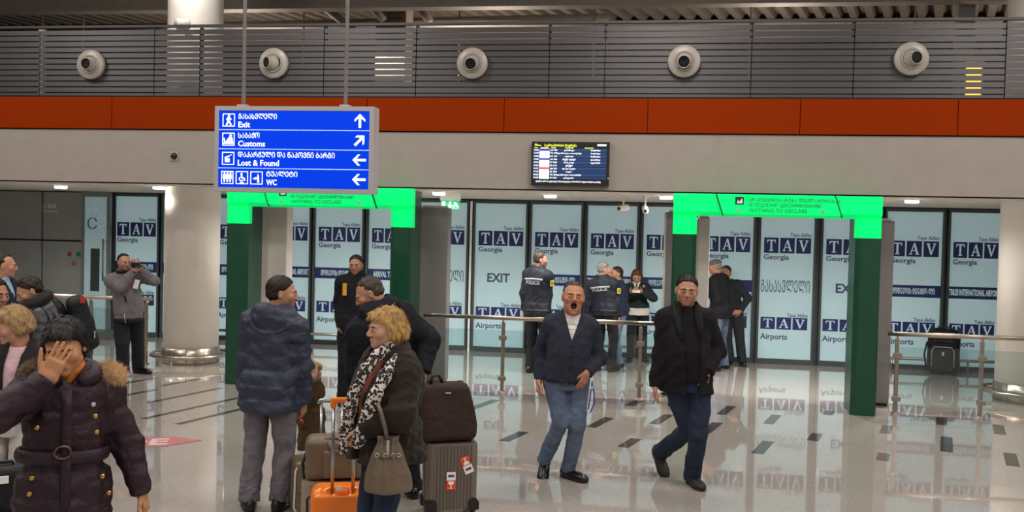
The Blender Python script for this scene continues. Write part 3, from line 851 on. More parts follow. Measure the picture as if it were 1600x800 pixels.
# camera on the column seen over the screen
p = pl(285, 38, 12.7)
t = empty('security_camera', (p[0], 12.7, p[2]), 0, 'white security camera on an arm on the left column, above the slats', 'camera')
Dv = Vector((-.75, -.7, -.12)).normalized()
obj('arm', MB().tube([(.02, .315, -.12), (.02, .1, -.12), (0.02, 0, -.02)], .028, 10), M_column, t)
bd = obj('body', MB().lathe([(0, -.10), (.06, -.10), (.075, -.08), (.075, .08), (.062, .09), (0, .09)], axis=Dv, seg=24), M_column, t)
obj('lens', MB().lathe([(0, 0), (.045, 0), (.04, .015), (0, .018)], c=tuple(Dv*.09), axis=Dv, seg=20), M_nozzle, bd)
p = pl(273, 244, YF)
t = empty('dome_camera', (p[0], YF, p[2]), 0, 'small black dome camera on the upper wall', 'camera')
obj('plate', MB().box(-.055, .055, -.012, 0, -.065, .065, .008), M_nozzle, t)
obj('dome', MB().lathe([(.044, .012)]+[(.044*math.cos(k*.26), .014+.044*math.sin(k*.26)) for k in range(7)], axis=(0, -1, 0), seg=24), M_black, t)
print('fittings done')
# ================================================================== PEOPLE: distance-field bodies
def nrm(v):
    v = np.asarray(v, float); return v/(np.linalg.norm(v)+1e-9)
class Field:
    def __init__(s, lo, hi, res):
        s.lo = np.asarray(lo, float)-3*res; s.res = res
        s.n = np.maximum(4, np.ceil((np.asarray(hi, float)+3*res-s.lo)/res).astype(int)+1)
        s.a = np.full(tuple(s.n), 9.0, np.float32)
        s.ax = [s.lo[i]+res*np.arange(s.n[i]) for i in range(3)]
    def sub(s, lo, hi, pad):
        i0 = np.clip(np.floor((np.asarray(lo)-pad-s.lo)/s.res).astype(int), 0, s.n-1)
        i1 = np.clip(np.ceil((np.asarray(hi)+pad-s.lo)/s.res).astype(int)+1, 1, s.n)
        if np.any(i1 <= i0): return None, None
        sl = tuple(slice(a, b) for a, b in zip(i0, i1))
        X = s.ax[0][sl[0]][:, None, None]; Y = s.ax[1][sl[1]][None, :, None]; Z = s.ax[2][sl[2]][None, None, :]
        return sl, (X, Y, Z)
    def join(s, sl, d, k):
        a = s.a[sl]
        if k > 0:
            h = np.maximum(k-np.abs(a-d), 0)/k
            s.a[sl] = np.minimum(a, d)-h*h*k*.25
        else:
            s.a[sl] = np.minimum(a, d)
    def cut(s, sl, d, k=0.0):
        a = s.a[sl]; d = -d
        if k > 0:
            h = np.maximum(k-np.abs(a-d), 0)/k
            s.a[sl] = np.maximum(a, d)+h*h*k*.25
        else:
            s.a[sl] = np.maximum(a, d)
    def cone(s, a, b, ra, rb, k=.02, flat=1.0, fdir=None, cap0=False, cap1=False, cut=False):
        a = np.asarray(a, float); b = np.asarray(b, float); r = max(ra, rb)*max(1, flat)
        sl, P = s.sub(np.minimum(a, b)-r, np.maximum(a, b)+r, k+3*s.res)
        if sl is None: return
        ab = b-a; L2 = ab@ab+1e-12
        px, py, pz = P[0]-a[0], P[1]-a[1], P[2]-a[2]
        tt = (px*ab[0]+py*ab[1]+pz*ab[2])/L2
        t = np.clip(tt, 0, 1)
        qx, qy, qz = px-t*ab[0], py-t*ab[1], pz-t*ab[2]
        if flat != 1.0:
            e = nrm(fdir); m = (qx*e[0]+qy*e[1]+qz*e[2])*(1-1/flat)
            qx, qy, qz = qx-m*e[0], qy-m*e[1], qz-m*e[2]
        d = np.sqrt(qx*qx+qy*qy+qz*qz)-(ra+(rb-ra)*t)
        L = math.sqrt(L2)
        if cap1: d = np.maximum(d, (tt-1)*L)
        if cap0: d = np.maximum(d, -tt*L)
        (s.cut if cut else s.join)(sl, d.astype(np.float32), k)
    def ell(s, c, r, R=None, k=.02, cut=False):
        c = np.asarray(c, float); r = np.asarray(r, float); R = np.eye(3) if R is None else R
        m = r.max()
        sl, P = s.sub(c-m, c+m, k+3*s.res)
        if sl is None: return
        x, y, z = P[0]-c[0], P[1]-c[1], P[2]-c[2]
        u = (x*R[0, 0]+y*R[1, 0]+z*R[2, 0])/r[0]; v = (x*R[0, 1]+y*R[1, 1]+z*R[2, 1])/r[1]; w = (x*R[0, 2]+y*R[1, 2]+z*R[2, 2])/r[2]
        k0 = np.sqrt(u*u+v*v+w*w)
        k1 = np.sqrt((u/r[0])**2+(v/r[1])**2+(w/r[2])**2)+1e-9
        d = k0*(k0-1)/k1
        (s.cut if cut else s.join)(sl, d.astype(np.float32), k)
    def rbox(s, c, h, rad, R=None, k=.02, cut=False):
        c = np.asarray(c, float); h = np.asarray(h, float); R = np.eye(3) if R is None else R
        m = np.abs(R) @ h
        sl, P = s.sub(c-m, c+m, k+3*s.res)
        if sl is None: return
        x, y, z = P[0]-c[0], P[1]-c[1], P[2]-c[2]
        q = [np.abs(x*R[0, i]+y*R[1, i]+z*R[2, i])-(h[i]-rad) for i in range(3)]
        o = np.sqrt(np.maximum(q[0], 0)**2+np.maximum(q[1], 0)**2+np.maximum(q[2], 0)**2)
        d = o+np.minimum(np.maximum(np.maximum(q[0], q[1]), q[2]), 0)-rad
        (s.cut if cut else s.join)(sl, d.astype(np.float32), k)
    def loft(s, o, R, prof, k=.03, pw=2.0):
        """profile rows (z, rx, ry, cy) in the frame R (columns left, back, up) at o"""
        o = np.asarray(o, float); pr = np.array(prof, float)
        pr = pr[np.argsort(pr[:, 0])]
        m = max(pr[:, 1].max(), (pr[:, 2]+np.abs(pr[:, 3])).max())
        A = o+R[:, 2]*pr[0, 0]; B = o+R[:, 2]*pr[-1, 0]
        sl, P = s.sub(np.minimum(A, B)-m, np.maximum(A, B)+m, k+3*s.res)
        if sl is None: return
        x, y, z = P[0]-o[0], P[1]-o[1], P[2]-o[2]
        u = x*R[0, 0]+y*R[1, 0]+z*R[2, 0]; v = x*R[0, 1]+y*R[1, 1]+z*R[2, 1]; w = x*R[0, 2]+y*R[1, 2]+z*R[2, 2]
        zs = np.linspace(pr[0, 0], pr[-1, 0], 60)
        # soften the profile
        sm = []
        for j in (1, 2, 3):
            q = np.interp(zs, pr[:, 0], pr[:, j]); q2 = q.copy(); 
            for _ in range(3):
                q2[1:-1] = (q2[:-2]+q2[1:-1]*2+q2[2:])/4
            sm.append(q2)
        rx, ry, cy = (np.interp(w, zs, q) for q in sm)
        e = (np.abs(u/rx)**pw+np.abs((v-cy)/ry)**pw)**(1/pw)
        d = (e-1)*np.minimum(rx, ry)
        d = np.maximum(d, np.maximum(w-pr[-1, 0], pr[0, 0]-w))
        s.join(sl, d.astype(np.float32), k)
    def grid(s):
        return s.ax[0][:, None, None], s.ax[1][None, :, None], s.ax[2][None, None, :]
    def wrinkle(s, amp, freq=18.0, seed=0, n=6):
        X, Y, Z = s.grid(); rg = np.random.RandomState(seed)
        out = 0
        for i in range(n):
            d = nrm(rg.randn(3)*np.array([1, 1, .9])); f = freq*(.6+rg.rand()*1.3); ph = rg.rand()*7
            g = nrm(rg.randn(3)); f2 = freq*.35
            out = out+np.sin((X*d[0]+Y*d[1]+Z*d[2])*f+ph+1.6*np.sin((X*g[0]+Y*g[1]+Z*g[2])*f2+ph*2))
        s.a += (amp/n*out*1.5).astype(np.float32)
    def arrays(s):
        a = s.a; neg = a < 0
        nx, ny, nz = a.shape
        c = neg[:-1, :-1, :-1].astype(np.int8)
        tot = np.zeros((nx-1, ny-1, nz-1), np.int8)
        for i in (0, 1):
            for j in (0, 1):
                for k in (0, 1):
                    tot += neg[i:nx-1+i, j:ny-1+j, k:nz-1+k]
        act = (tot > 0) & (tot < 8)
        I, J, K = np.nonzero(act)
        N = len(I)
        idx = np.full(act.shape, -1, np.int64); idx[I, J, K] = np.arange(N)
        cor = np.stack([a[I+i, J+j, K+k] for i in (0, 1) for j in (0, 1) for k in (0, 1)], 1)
        co = np.array([(i, j, k) for i in (0, 1) for j in (0, 1) for k in (0, 1)], float)
        acc = np.zeros((N, 3)); cnt = np.zeros(N)
        for p in range(8):
            for q in range(p+1, 8):
                if np.abs(co[p]-co[q]).sum() != 1: continue
                va, vb = cor[:, p], cor[:, q]
                m = (va < 0) != (vb < 0)
                t = np.where(m, va/np.where(m, va-vb, 1), 0)
                acc += m[:, None]*(co[p]+(co[q]-co[p])*t[:, None]); cnt += m
        V = acc/np.maximum(cnt, 1)[:, None]+np.stack([I, J, K], 1)
        V = s.lo+V*s.res
        F = []
        # x edges
        def quads(ax):
            sh = [slice(1, None)]*3; s0 = [slice(1, -1)]*3
            A = [slice(1, -1)]*3; B = [slice(1, -1)]*3
            A[ax] = slice(0, -1); B[ax] = slice(1, None)
            na, nb = neg[tuple(A)], neg[tuple(B)]
            ch = np.nonzero(na != nb)
            fl_ = na[ch]
            base = [ch[0], ch[1], ch[2]]
            for d in range(3):
                if d != ax: base[d] = base[d]+1
            o1, o2 = [d for d in range(3) if d != ax]
            def cell(d1, d2):
                q = [base[0].copy(), base[1].copy(), base[2].copy()]
                q[o1] = q[o1]-d1; q[o2] = q[o2]-d2
                return idx[q[0], q[1], q[2]]
            Q = np.stack([cell(1, 1), cell(0, 1), cell(0, 0), cell(1, 0)], 1)
            flip = fl_ if ax != 1 else ~fl_
            Q[~flip] = Q[~flip][:, ::-1]
            return Q
        F = np.concatenate([quads(0), quads(1), quads(2)], 0)
        F = F[(F >= 0).all(1)]
        return V, F
    def mesh(s, name):
        return arr_mesh(name, *s.arrays())
def arr_mesh(name, V, F, col=None):
    me = bpy.data.meshes.new(name)
    me.vertices.add(len(V)); me.vertices.foreach_set('co', np.asarray(V, np.float32).ravel())
    n = len(F)
    me.loops.add(4*n); me.loops.foreach_set('vertex_index', F.astype(np.int32).ravel())
    me.polygons.add(n); me.polygons.foreach_set('loop_start', np.arange(0, 4*n, 4, dtype=np.int32))
    me.polygons.foreach_set('use_smooth', np.ones(n, bool))
    me.update(calc_edges=True)
    if col is not None:
        at = me.color_attributes.new('tint', 'FLOAT_COLOR', 'POINT')
        at.data.foreach_set('color', np.concatenate([col, np.ones((len(V), 1))], 1).astype(np.float32).ravel())
    return me

def skin_mat():
    m = bpy.data.materials.new('skin'); m.use_nodes = True
    nt = m.node_tree; b = nt.nodes['Principled BSDF']
    a = nt.nodes.new('ShaderNodeAttribute'); a.attribute_name = 'tint'
    n = nt.nodes.new('ShaderNodeTexNoise'); n.inputs['Scale'].default_value = 60; n.inputs['Detail'].default_value = 4
    r = nt.nodes.new('ShaderNodeValToRGB'); r.color_ramp.elements[0].color = (.86, .82, .82, 1); r.color_ramp.elements[1].color = (1, 1, 1, 1)
    tc = nt.nodes.new('ShaderNodeTexCoord')
    nt.links.new(tc.outputs['Object'], n.inputs['Vector'])
    mx = nt.nodes.new('ShaderNodeMix'); mx.data_type = 'RGBA'; mx.blend_type = 'MULTIPLY'; mx.inputs[0].default_value = 1
    nt.links.new(n.outputs[0], r.inputs[0]); nt.links.new(a.outputs['Color'], mx.inputs[6]); nt.links.new(r.outputs[0], mx.inputs[7])
    nt.links.new(mx.outputs[2], b.inputs['Base Color'])
    b.inputs['Roughness'].default_value = .5
    b.inputs['Subsurface Weight'].default_value = .08
    b.inputs['Subsurface Radius'].default_value = (.012, .005, .003)
    return m
M_skin = skin_mat()
M_eye = mat('eye_white', 'a89c92', .25, var=.02); M_iris = mat('eye_iris', '2a1d15', .2, var=.1)
M_mouth = mat('mouth_dark', '3a0f10', .6); M_teeth = mat('teeth', 'd9d0c4', .3)
def hairmat(name, c):
    return mat('hair_'+name, c, .5, var=.35, scale=55, stretch=(1, 1, .25), bump=.35, bscale=160, spec=.4)
def fabric(name, c, rough=.85, var=.14, bump=.25, bscale=260, scale=22, sheen=.0, fold=.34, fscale=8.0):
    return mat('cloth_'+name, c, rough, var=var, scale=scale, bump=bump, bscale=bscale, spec=.3, sheen=sheen, fold=fold, fscale=fscale)

def axes_from(yaw, pitch=0.0, roll=0.0):
    """columns left, back, up of something that faces the viewer at yaw 0, the image right at yaw 90"""
    y = math.radians(yaw); p = math.radians(pitch); r = math.radians(roll)
    left = np.array([math.cos(y), math.sin(y), 0]); fwd = np.array([math.sin(y), -math.cos(y), 0]); up = np.array([0, 0, 1.0])
    fwd, up = fwd*math.cos(p)-up*math.sin(p), up*math.cos(p)+fwd*math.sin(p)      # pitch down positive
    left, up = left*math.cos(r)-up*math.sin(r), up*math.cos(r)+left*math.sin(r)   # roll: towards the own left
    return np.stack([left, -fwd, up], 1)
def ik(a, b, l1, l2, pole):
    a, b = np.asarray(a, float), np.asarray(b, float)
    d = b-a; L = np.linalg.norm(d); Lm = min(L, (l1+l2)*.998)
    u = d/L
    if L > Lm: b = a+u*Lm
    x = (l1*l1-l2*l2+Lm*Lm)/(2*Lm); h = math.sqrt(max(l1*l1-x*x, 0))
    p = np.asarray(pole, float); p = p-(p@u)*u
    return a+u*x+nrm(p)*h, b

def build_head(Hc, R, hs, face, nape, res):
    """returns verts, faces, colours; face: dict(w, mouth, skin, beard, lips)"""
    w = face.get('w', 1.0)*hs
    H = lambda x, y, z: Hc+R @ (np.array([x*w, y*hs, z*hs]))
    lo = Hc-.19; hi = Hc+.17; lo[2] = min(lo[2], nape[2]-.02)
    lo = np.minimum(lo, nape-.08); hi = np.maximum(hi, nape+.08)
    f = Field(lo, hi, res)
    S = np.array([w, hs, hs])
    op = face.get('open', 0.0)
    f.ell(H(0, .018, .033), np.array([.074, .091, .082])*S, R, 0)
    f.ell(H(0, -.015, -.005), np.array([.065, .076, .085])*S, R, .03)
    f.ell(H(0, -.022, -.058-.02*op), np.array([.056, .06, .052])*S, R, .03)
    f.ell(H(0, -.070, -.090-.03*op), np.array([.024, .02, .02])*S, R, .025)
    for s in (-1, 1):
        f.ell(H(s*.044, -.058, -.022), np.array([.026, .024, .024])*S, R, .02)
        f.cone(H(s*.008, -.086, .019), H(s*.045, -.074, .019), .0085*hs, .008*hs, .016)
        f.ell(H(s*.031, -.111, -.002), np.array([.019, .020, .011])*S, R, .014, cut=True)
        f.ell(H(s*.031, -.079, -.001), np.array([.016, .012, .011])*S, R, .008)
        # ears
        f.ell(H(s*.077, .014, -.008), np.array([.010, .018, .029])*S, R, .008)
        f.ell(H(s*.089, .008, -.004), np.array([.009, .010, .017])*S, R, .006, cut=True)
    f.cone(H(0, -.086, .014), H(0, -.108, -.026), .0085*hs, .0125*hs, .014)
    for s in (-1, 1): f.ell(H(s*.013, -.099, -.032), np.array([.010, .011, .008])*S, R, .008)
    if op > .3:
        f.ell(H(0, -.092, -.072), np.array([.022, .035, .026])*S, R, .008, cut=True)
        f.cone(H(-.017, -.092, -.046), H(.017, -.092, -.046), .0055*hs, .0055*hs, .008)
        f.cone(H(-.015, -.088, -.101), H(.015, -.088, -.101), .006*hs, .006*hs, .008)
    else:
        f.cone(H(-.02, -.084, -.059), H(0, -.092, -.056), .005*hs, .0062*hs, .008); f.cone(H(.02, -.084, -.059), H(0, -.092, -.056), .005*hs, .0062*hs, .008)
        f.cone(H(-.017, -.084, -.066), H(.017, -.084, -.066), .0068*hs, .0068*hs, .009)
    nr = face.get('neck', .056)*hs
    f.cone(H(0, .025, -.055), nape, nr, nr*1.08, .03, cap1=False)
    V, F = f.arrays()
    q = (V-Hc) @ R/np.array([w, hs, hs])
    sk = np.array(lin(face.get('skin', 'c08f74'))[:3])
    C = np.tile(sk, (len(V), 1))
    x, y, z = q[:, 0], q[:, 1], q[:, 2]
    fr = np.clip((-y-.03)/.04, 0, 1)
    rd = np.exp(-((z+.025)/.03)**2)*fr*face.get('flush', .35)
    C *= 1-rd[:, None]*np.array([.02, .22, .22])
    bd = face.get('beard', 0.0)
    if bd:
        k = np.clip((-.038-z)/.02, 0, 1)*np.clip((.03-y)/.03, 0, 1)*np.clip((z+.16)/.02, 0, 1)*bd
        C = C*(1-k[:, None])+k[:, None]*sk*np.array([.42, .42, .46])
    if op > .3:
        k = np.exp(-(((x/.024)**2+((z+.072)/.033)**2-1)/.35)**2)*(y < -.06)
        inn = ((x/.021)**2+((z+.072)/.025)**2 < 1) & (y < -.04)
    else:
        k = np.exp(-((z+.062)/.0085)**2)*(np.abs(x) < .024)*(y < -.075)
        inn = None
    C = C*(1-.6*k[:, None])+.6*k[:, None]*np.array(lin(face.get('lips', 'a05a50'))[:3])
    if inn is not None: C[inn] = np.array(lin('3a0f10')[:3])
    return V, F, C, H

def build_hand(w, d, n, side, hs, curl, spread, res, thumb=.5):
    """w wrist, d towards the knuckles, n out of the palm, side towards the thumb"""
    d = nrm(d); n = nrm(np.asarray(n, float)-(np.asarray(n, float)@d)*d); s = np.cross(d, n); s = s if s@np.asarray(side, float) > 0 else -s
    f = Field(w-.22*hs, w+.22*hs, res)
    R = np.stack([s, d, n], 1)
    f.cone(w-d*.012, w+d*.015, .026*hs, .027*hs, .0, flat=1.25, fdir=s)
    f.rbox(w+d*.052*hs, np.array([.040, .048, .0145])*hs, .014*hs, R, .022)
    cs = curl if hasattr(curl, '__len__') else [curl]*4
    for i, (o, L, r) in enumerate(((.030, .074, .0088), (.010, .083, .0090), (-.010, .077, .0086), (-.029, .060, .0076))):
        b = w+(d*.092+s*o)*hs
        dr = nrm(d+s*spread*(.032-.02*i)*10)
        p = b; r0 = r*hs
        f.cone(b-d*.03*hs, b, .010*hs, r0*1.08, .010)
        ang = 0
        for j, q in enumerate((.46, .31, .23)):
            ang += cs[i]*(1.0, 1.15, .8)[j]
            u = dr*math.cos(ang)+n*math.sin(ang)
            e = p+u*L*q*hs
            f.cone(p, e, r0*(1-.08*j), r0*(.92-.08*j), .003 if j == 0 else .002)
            p = e
    b = w+(d*.028+s*.030)*hs
    u = nrm(d*.75+s*.65+n*.25*thumb*2)
    e = b+u*.042*hs; f.cone(b, e, .0155*hs, .0115*hs, .012)
    u2 = nrm(d*.95+s*(.45-.5*thumb)+n*.35*thumb*2)
    e2 = e+u2*.034*hs; f.cone(e, e2, .0108*hs, .0095*hs, .003)
    f.cone(e2, e2+u2*.022*hs, .0095*hs, .0075*hs, .002)
    return f.arrays()

class Person:
    def __init__(s, label, anchor, height=1.75, yaw=0.0, head=None, hyaw=None, hpitch=0.0, hroll=0.0, hs=None, girth=1.0, belly=0.0, shw=.162, pelvis=None, near=True, feet=None, name='person', group=None, syaw=None, female=False, pz=None):
        A = fl(*anchor) if len(anchor) == 2 else np.array(anchor, float)
        s.A = A; s.Ht = height; s.k = height/1.75; s.girth = girth; s.belly = belly
        dv = A-CC; dv[2] = 0; yl = nrm(dv)
        s.yl = yl; s.xl = np.array([yl[1], -yl[0], 0])
        s.rz = math.atan2(-yl[0], yl[1])
        s.root = empty(name, (A[0], A[1], 0), s.rz, label, 'person', group)
        s.near = near; s.yaw = yaw
        s.hs = hs or (.97 if not female else .94)*(.55+.45*s.k)
        s.left = np.array([math.cos(math.radians(yaw)), math.sin(math.radians(yaw)), 0]); s.fwd = np.array([math.sin(math.radians(yaw)), -math.cos(math.radians(yaw)), 0])
        s.RH = axes_from(yaw if hyaw is None else hyaw, hpitch, hroll)
        s.P = s.V(*pelvis) if pelvis is not None else np.array([0., 0., 0.])
        s.P[2] = (pz or .522)*height
        s.Hc = s.V(*head) if head is not None else np.array([0, -.01, height-.115])
        s.N = s.Hc+s.RH @ np.array([0, .032, -.045])*s.hs+np.array([0, 0, -.094])*s.hs
        zt = nrm(s.N-s.P)
        sy = math.radians(syaw if syaw is not None else yaw)
        ls = np.array([math.cos(sy), math.sin(sy), 0]); xt = nrm(ls-(ls@zt)*zt)
        s.RT = np.stack([xt, np.cross(zt, xt), zt], 1)
        s.L = np.linalg.norm(s.N-s.P)
        s.RP = axes_from(yaw)
        s.sh = {q: s.N+s.RT @ np.array([q*shw*s.k, .012, -.086*s.k]) for q in (-1, 1)}   # +1 own left
        s.hip = {q: s.P+s.left*q*.088*s.k*max(1, girth*.95)+np.array([0, 0, -.035]) for q in (-1, 1)}
        s.knee = {}; s.ank = {}; s.fdir = {}; s.elb = {}; s.wri = {}
        s.female = female
        s.cres = .0105 if near else .016
    def V(s, px, py, dy=0.0):
        d = ray(px, py); t = (dy+(s.A-CC)@s.yl)/(d@s.yl); p = CC+d*t-s.A
        return np.array([p@s.xl, p@s.yl, p[2]])
    def leg(s, side, ank, toe=None, pole=None, knee=None):
        """ank: view-frame point of the ankle, toe: direction of the foot"""
        a = np.asarray(ank, float)
        k, b = ik(s.hip[side], a, .41*s.k, .395*s.k, s.fwd+s.left*side*.12 if pole is None else pole)
        s.knee[side] = k if knee is None else np.asarray(knee, float); s.ank[side] = a
        s.fdir[side] = nrm(toe if toe is not None else s.fwd+s.left*side*.25)
    def stand(s, gap=.11, dx=0.0, dz=None):
        for q in (-1, 1):
            s.leg(q, np.array([s.P[0]*.0, 0, .085])+s.left*q*gap*s.k+np.array([dx, 0, 0]))
    def arm(s, side, wrist, pole=None, l=(.285, .255)):
        w = np.asarray(wrist, float)
        e, w = ik(s.sh[side], w, l[0]*s.k, l[1]*s.k, (-s.fwd+s.left*side*.4) if pole is None else pole)
        s.elb[side] = e; s.wri[side] = w
    def hang(s, side, out=.06, fwd=.05, drop=.53):
        s.arm(side, s.sh[side]+(s.left*side*out+s.fwd*fwd-np.array([0, 0, 1])*drop)*np.array([s.k]*3))
    # ---- shared profiles
    def tprof(s, t, lo=-.1, hi=1.0, chest=0.0):
        g = s.girth*s.k; L = s.L; b = s.belly
        wst = .136 if not s.female else .126; hp = .148 if not s.female else .156; ch = .150 if not s.female else .138
        rows = [(-.25, hp*.97, .116, 0), (0, hp, .117+b*.4, -b*.3), (.2, wst+.008, .108+b*.9, -b*.7), (.38, wst+.008, .106+b, -b*.8), (.58, ch*.985, .112+b*.5+chest, -b*.3-chest*.6), (.74, ch, .108+chest*.5, .0), (.86, ch*.80, .09, .008), (.95, .088, .072, .012), (1.03, .055, .058, .014)]
        out = [(u*L, rx*g+t, ry*g+t, cy*g) for u, rx, ry, cy in rows]
        zs = [r[0] for r in out]
        def at(z): return tuple(np.interp(z, zs, [r[i] for r in out]) for i in range(4))
        res = [at(lo*L)]+[r for r in out if lo*L < r[0] < hi*L]+[at(hi*L)]
        return res
    def bounds(s, pts, pad):
        p = np.array(pts); return p.min(0)-pad, p.max(0)+pad
    # ---- skin: one continuous body
    def body(s, face=None, hands=None, hres=None, handres=None):
        face = face or {}; hands = hands or {}
        sk = np.array(lin(face.get('skin', 'c08f74'))[:3])
        parts = []
        hres = hres or (.0042 if s.near else .0065)
        nape = s.N+s.RT @ np.array([0, .008, -.03])
        V, F, C, H = build_head(s.Hc, s.RH, s.hs, face, nape, hres)
        s.H = H; parts.append((V, F, C))
        # trunk and limbs below the clothes
        pts = [s.P, s.N]+list(s.sh.values())+list(s.hip.values())+list(s.knee.values())+list(s.ank.values())+list(s.elb.values())+list(s.wri.values())
        lo, hi = s.bounds(pts, .2)
        f = Field(lo, hi, .018)
        f.loft(s.P, s.RT, s.tprof(-.02, -.2, 1.0), .0)
        for q in (-1, 1):
            if q in s.knee:
                f.cone(s.hip[q], s.knee[q], .07*s.k, .048*s.k, .03); f.cone(s.knee[q], s.ank[q], .045*s.k, .034*s.k, .02)
            if q in s.elb:
                f.cone(s.sh[q], s.elb[q], .045*s.k, .036*s.k, .03); f.cone(s.elb[q], s.wri[q], .035*s.k, .027*s.k, .02)
        V, F = f.arrays(); parts.append((V, F, np.tile(sk, (len(V), 1))))
        for q in (-1, 1):
            if q in s.wri and hands.get(q, {}) is not None:
                h = hands.get(q, {})
                d = nrm(h.get('dir', s.wri[q]-s.elb[q]))
                V, F = build_hand(s.wri[q], d, h.get('palm', -s.left*q), h.get('thumb_to', s.fwd), h.get('size', .98 if not s.female else .9)*(.5+.5*s.k), h.get('curl', .32), h.get('spread', .12), handres or (.0043 if s.near else .007), h.get('thumb', .5))
                parts.append((V, F, np.tile(sk*np.array([.97, .93, .92]), (len(V), 1))))
        Vs, Fs, Cs = [], [], []; n = 0
        for V, F, C in parts:
            Vs.append(V); Fs.append(F+n); Cs.append(C); n += len(V)
        me = arr_mesh('body', np.concatenate(Vs), np.concatenate(Fs), np.concatenate(Cs))
        s.b = obj('body', me, M_skin, s.root)
        # eyes and brows
        if face.get('eyes', True):
            for q in (-1, 1):
                c = H(q*.031, -.0875, -.002)
                mb = MB(); sq = face.get('squint', 1.0)
                mb.lathe([(0, -.006)]+[(.0125*math.sin(t), -.006*math.cos(t)) for t in (.5, 1.0, 1.57, 2.1, 2.6)]+[(0, .006)], seg=14)
                Rm = s.RH
                v = [tuple(c+Rm @ np.array([p[0]*s.hs*1.05, -p[2]*s.hs*.9, p[1]*s.hs*.42*sq])) for p in mb.v]
                m2 = MB(); m2.add(v, mb.f, True)
                e = obj('eye', m2, M_eye, s.b)
                m3 = MB(); m3.lathe([(0, 0), (.0052, 0), (.0052, .0012), (0, .0014)], seg=12)
                c2 = H(q*.031, -.0927, -.002)
                m4 = MB(); m4.add([tuple(c2+Rm @ np.array([p[0]*s.hs, -p[2]*s.hs, p[1]*s.hs*.95*sq])) for p in m3.v], m3.f, True)
                obj('iris', m4, M_iris, s.b)
        if face.get('brow'):
            for q in (-1, 1):
                bf = face.get('frown', 0)
                obj('eyebrow', MB().tube([H(q*.013, -.0965, .0205-bf*.006), H(q*.03, -.0955, .0225-bf*.002), H(q*.046, -.083, .0165)], [.0035*s.hs, .0042*s.hs, .0025*s.hs], 6), face['brow'], s.b)
        return s.b
    # ---- garments
    def top(s, name, m, t=.022, hem=.82, sleeves=True, collar=None, vneck=None, openf=None, quilt=None, wr=.006, wfreq=20, sl=(.053, .047, .045, .039), flare=0.0, hi=1.0, cuff=0.0, res=None, seed=1, chest=0.0, hood=None, extra=None, skirt_pw=2.0, sleeve_sides=(-1, 1), trap=True, shsz=.058):
        pts = [s.P, s.N, np.array([s.P[0], s.P[1], hem])]+list(s.sh.values())+([s.elb[q] for q in sleeve_sides if q in s.elb]+[s.wri[q] for q in sleeve_sides if q in s.wri] if sleeves else [])
        lo, hi_ = s.bounds(pts, .27+t); lo[2] = hem-.02
        f = Field(lo, hi_, res or s.cres)
        g = s.k
        f.loft(s.P, s.RT, s.tprof(t, -.05, hi, chest), .0)
        # skirt of the garment, hanging plumb
        if hem < s.P[2]+.02:
            z0 = hem-s.P[2]
            a = s.tprof(t, -.05, .25)
            w0, d0, c0 = a[0][1], a[0][2], a[0][3]
            f.loft(s.P, s.RP, [(z0, w0+flare, d0+flare*.8, c0), (z0*.5, w0+flare*.6, d0+flare*.5, c0), (0, w0, d0, c0), (.08, w0*.96, d0*.96, c0)], .05, skirt_pw)
        if trap:
            for q in (-1, 1):
                f.cone(s.N+s.RT @ np.array([q*.035*g, .015, -.03*g]), s.sh[q]+s.RT[:, 2]*.004, .042*g+t*.8, .042*g+t*.8, .05)
        if sleeves:
            for q in (-1, 1):
                f.ell(s.sh[q]-s.RT[:, 2]*.01, np.array([1, 1, 1])*(shsz*g*.8+t), None, .06)
            for q in sleeve_sides:
                if q not in s.elb: continue
                e, w = s.elb[q], s.wri[q]
                f.cone(s.sh[q], e, sl[0]*g+t*.8, sl[1]*g+t*.7, .04)
                wd = nrm(w-e); we = w+wd*cuff
                f.cone(e, we, sl[2]*g+t*.7, sl[3]*g+t*.45, .03, cap1=True)
        if collar:
            ch_, cr = collar.get('h', .05), collar.get('r', .075)*g
            d = nrm(s.Hc+s.RH @ np.array([0, .03, -.06])-s.N)*.5+s.RT[:, 2]*.5
            f.cone(s.N-s.RT[:, 2]*.05, s.N+d*ch_, cr+t*.7+collar.get('spread', 0), cr+t*.3, .03, cap1=True)
        if hood:
            c = s.N+s.RT @ np.array([hood.get('x', 0), hood.get('y', .11), hood.get('z', .0)])
            f.ell(c, np.array(hood.get('r', (.15, .085, .11))), s.RT, .03)
            f.cone(c+s.RT @ np.array([-.10, -.06, .03]), c+s.RT @ np.array([.10, -.06, .03]), .05, .05, .04)
            if hood.get('sides'):
                for q in (-1, 1):
                    f.cone(c+s.RT @ np.array([q*.11, -.04, .02]), s.N+s.RT @ np.array([q*.07, -.07, -.04]), .05, .04, .03)
        if extra: extra(f)
        X, Y, Z = f.grid()
        o = s.P
        x, y, z = X-o[0], Y-o[1], Z-o[2]
        RT = s.RT
        u = x*RT[0, 0]+y*RT[1, 0]+z*RT[2, 0]; v = x*RT[0, 1]+y*RT[1, 1]+z*RT[2, 1]; w_ = x*RT[0, 2]+y*RT[1, 2]+z*RT[2, 2]
        if quilt:
            hgt, amp = quilt[:2]
            ph = (w_ if len(quilt) < 3 else Z)/hgt
            f.a += (amp*(1-np.abs(np.sin(math.pi*ph)))**3).astype(np.float32)
        if wr:
            f.wrinkle(wr*.8, wfreq*1.3, seed); f.wrinkle(wr*.6, wfreq*3.2, seed+40, 5)
        f.a = np.maximum(f.a, (hem-Z)).astype(np.float32)
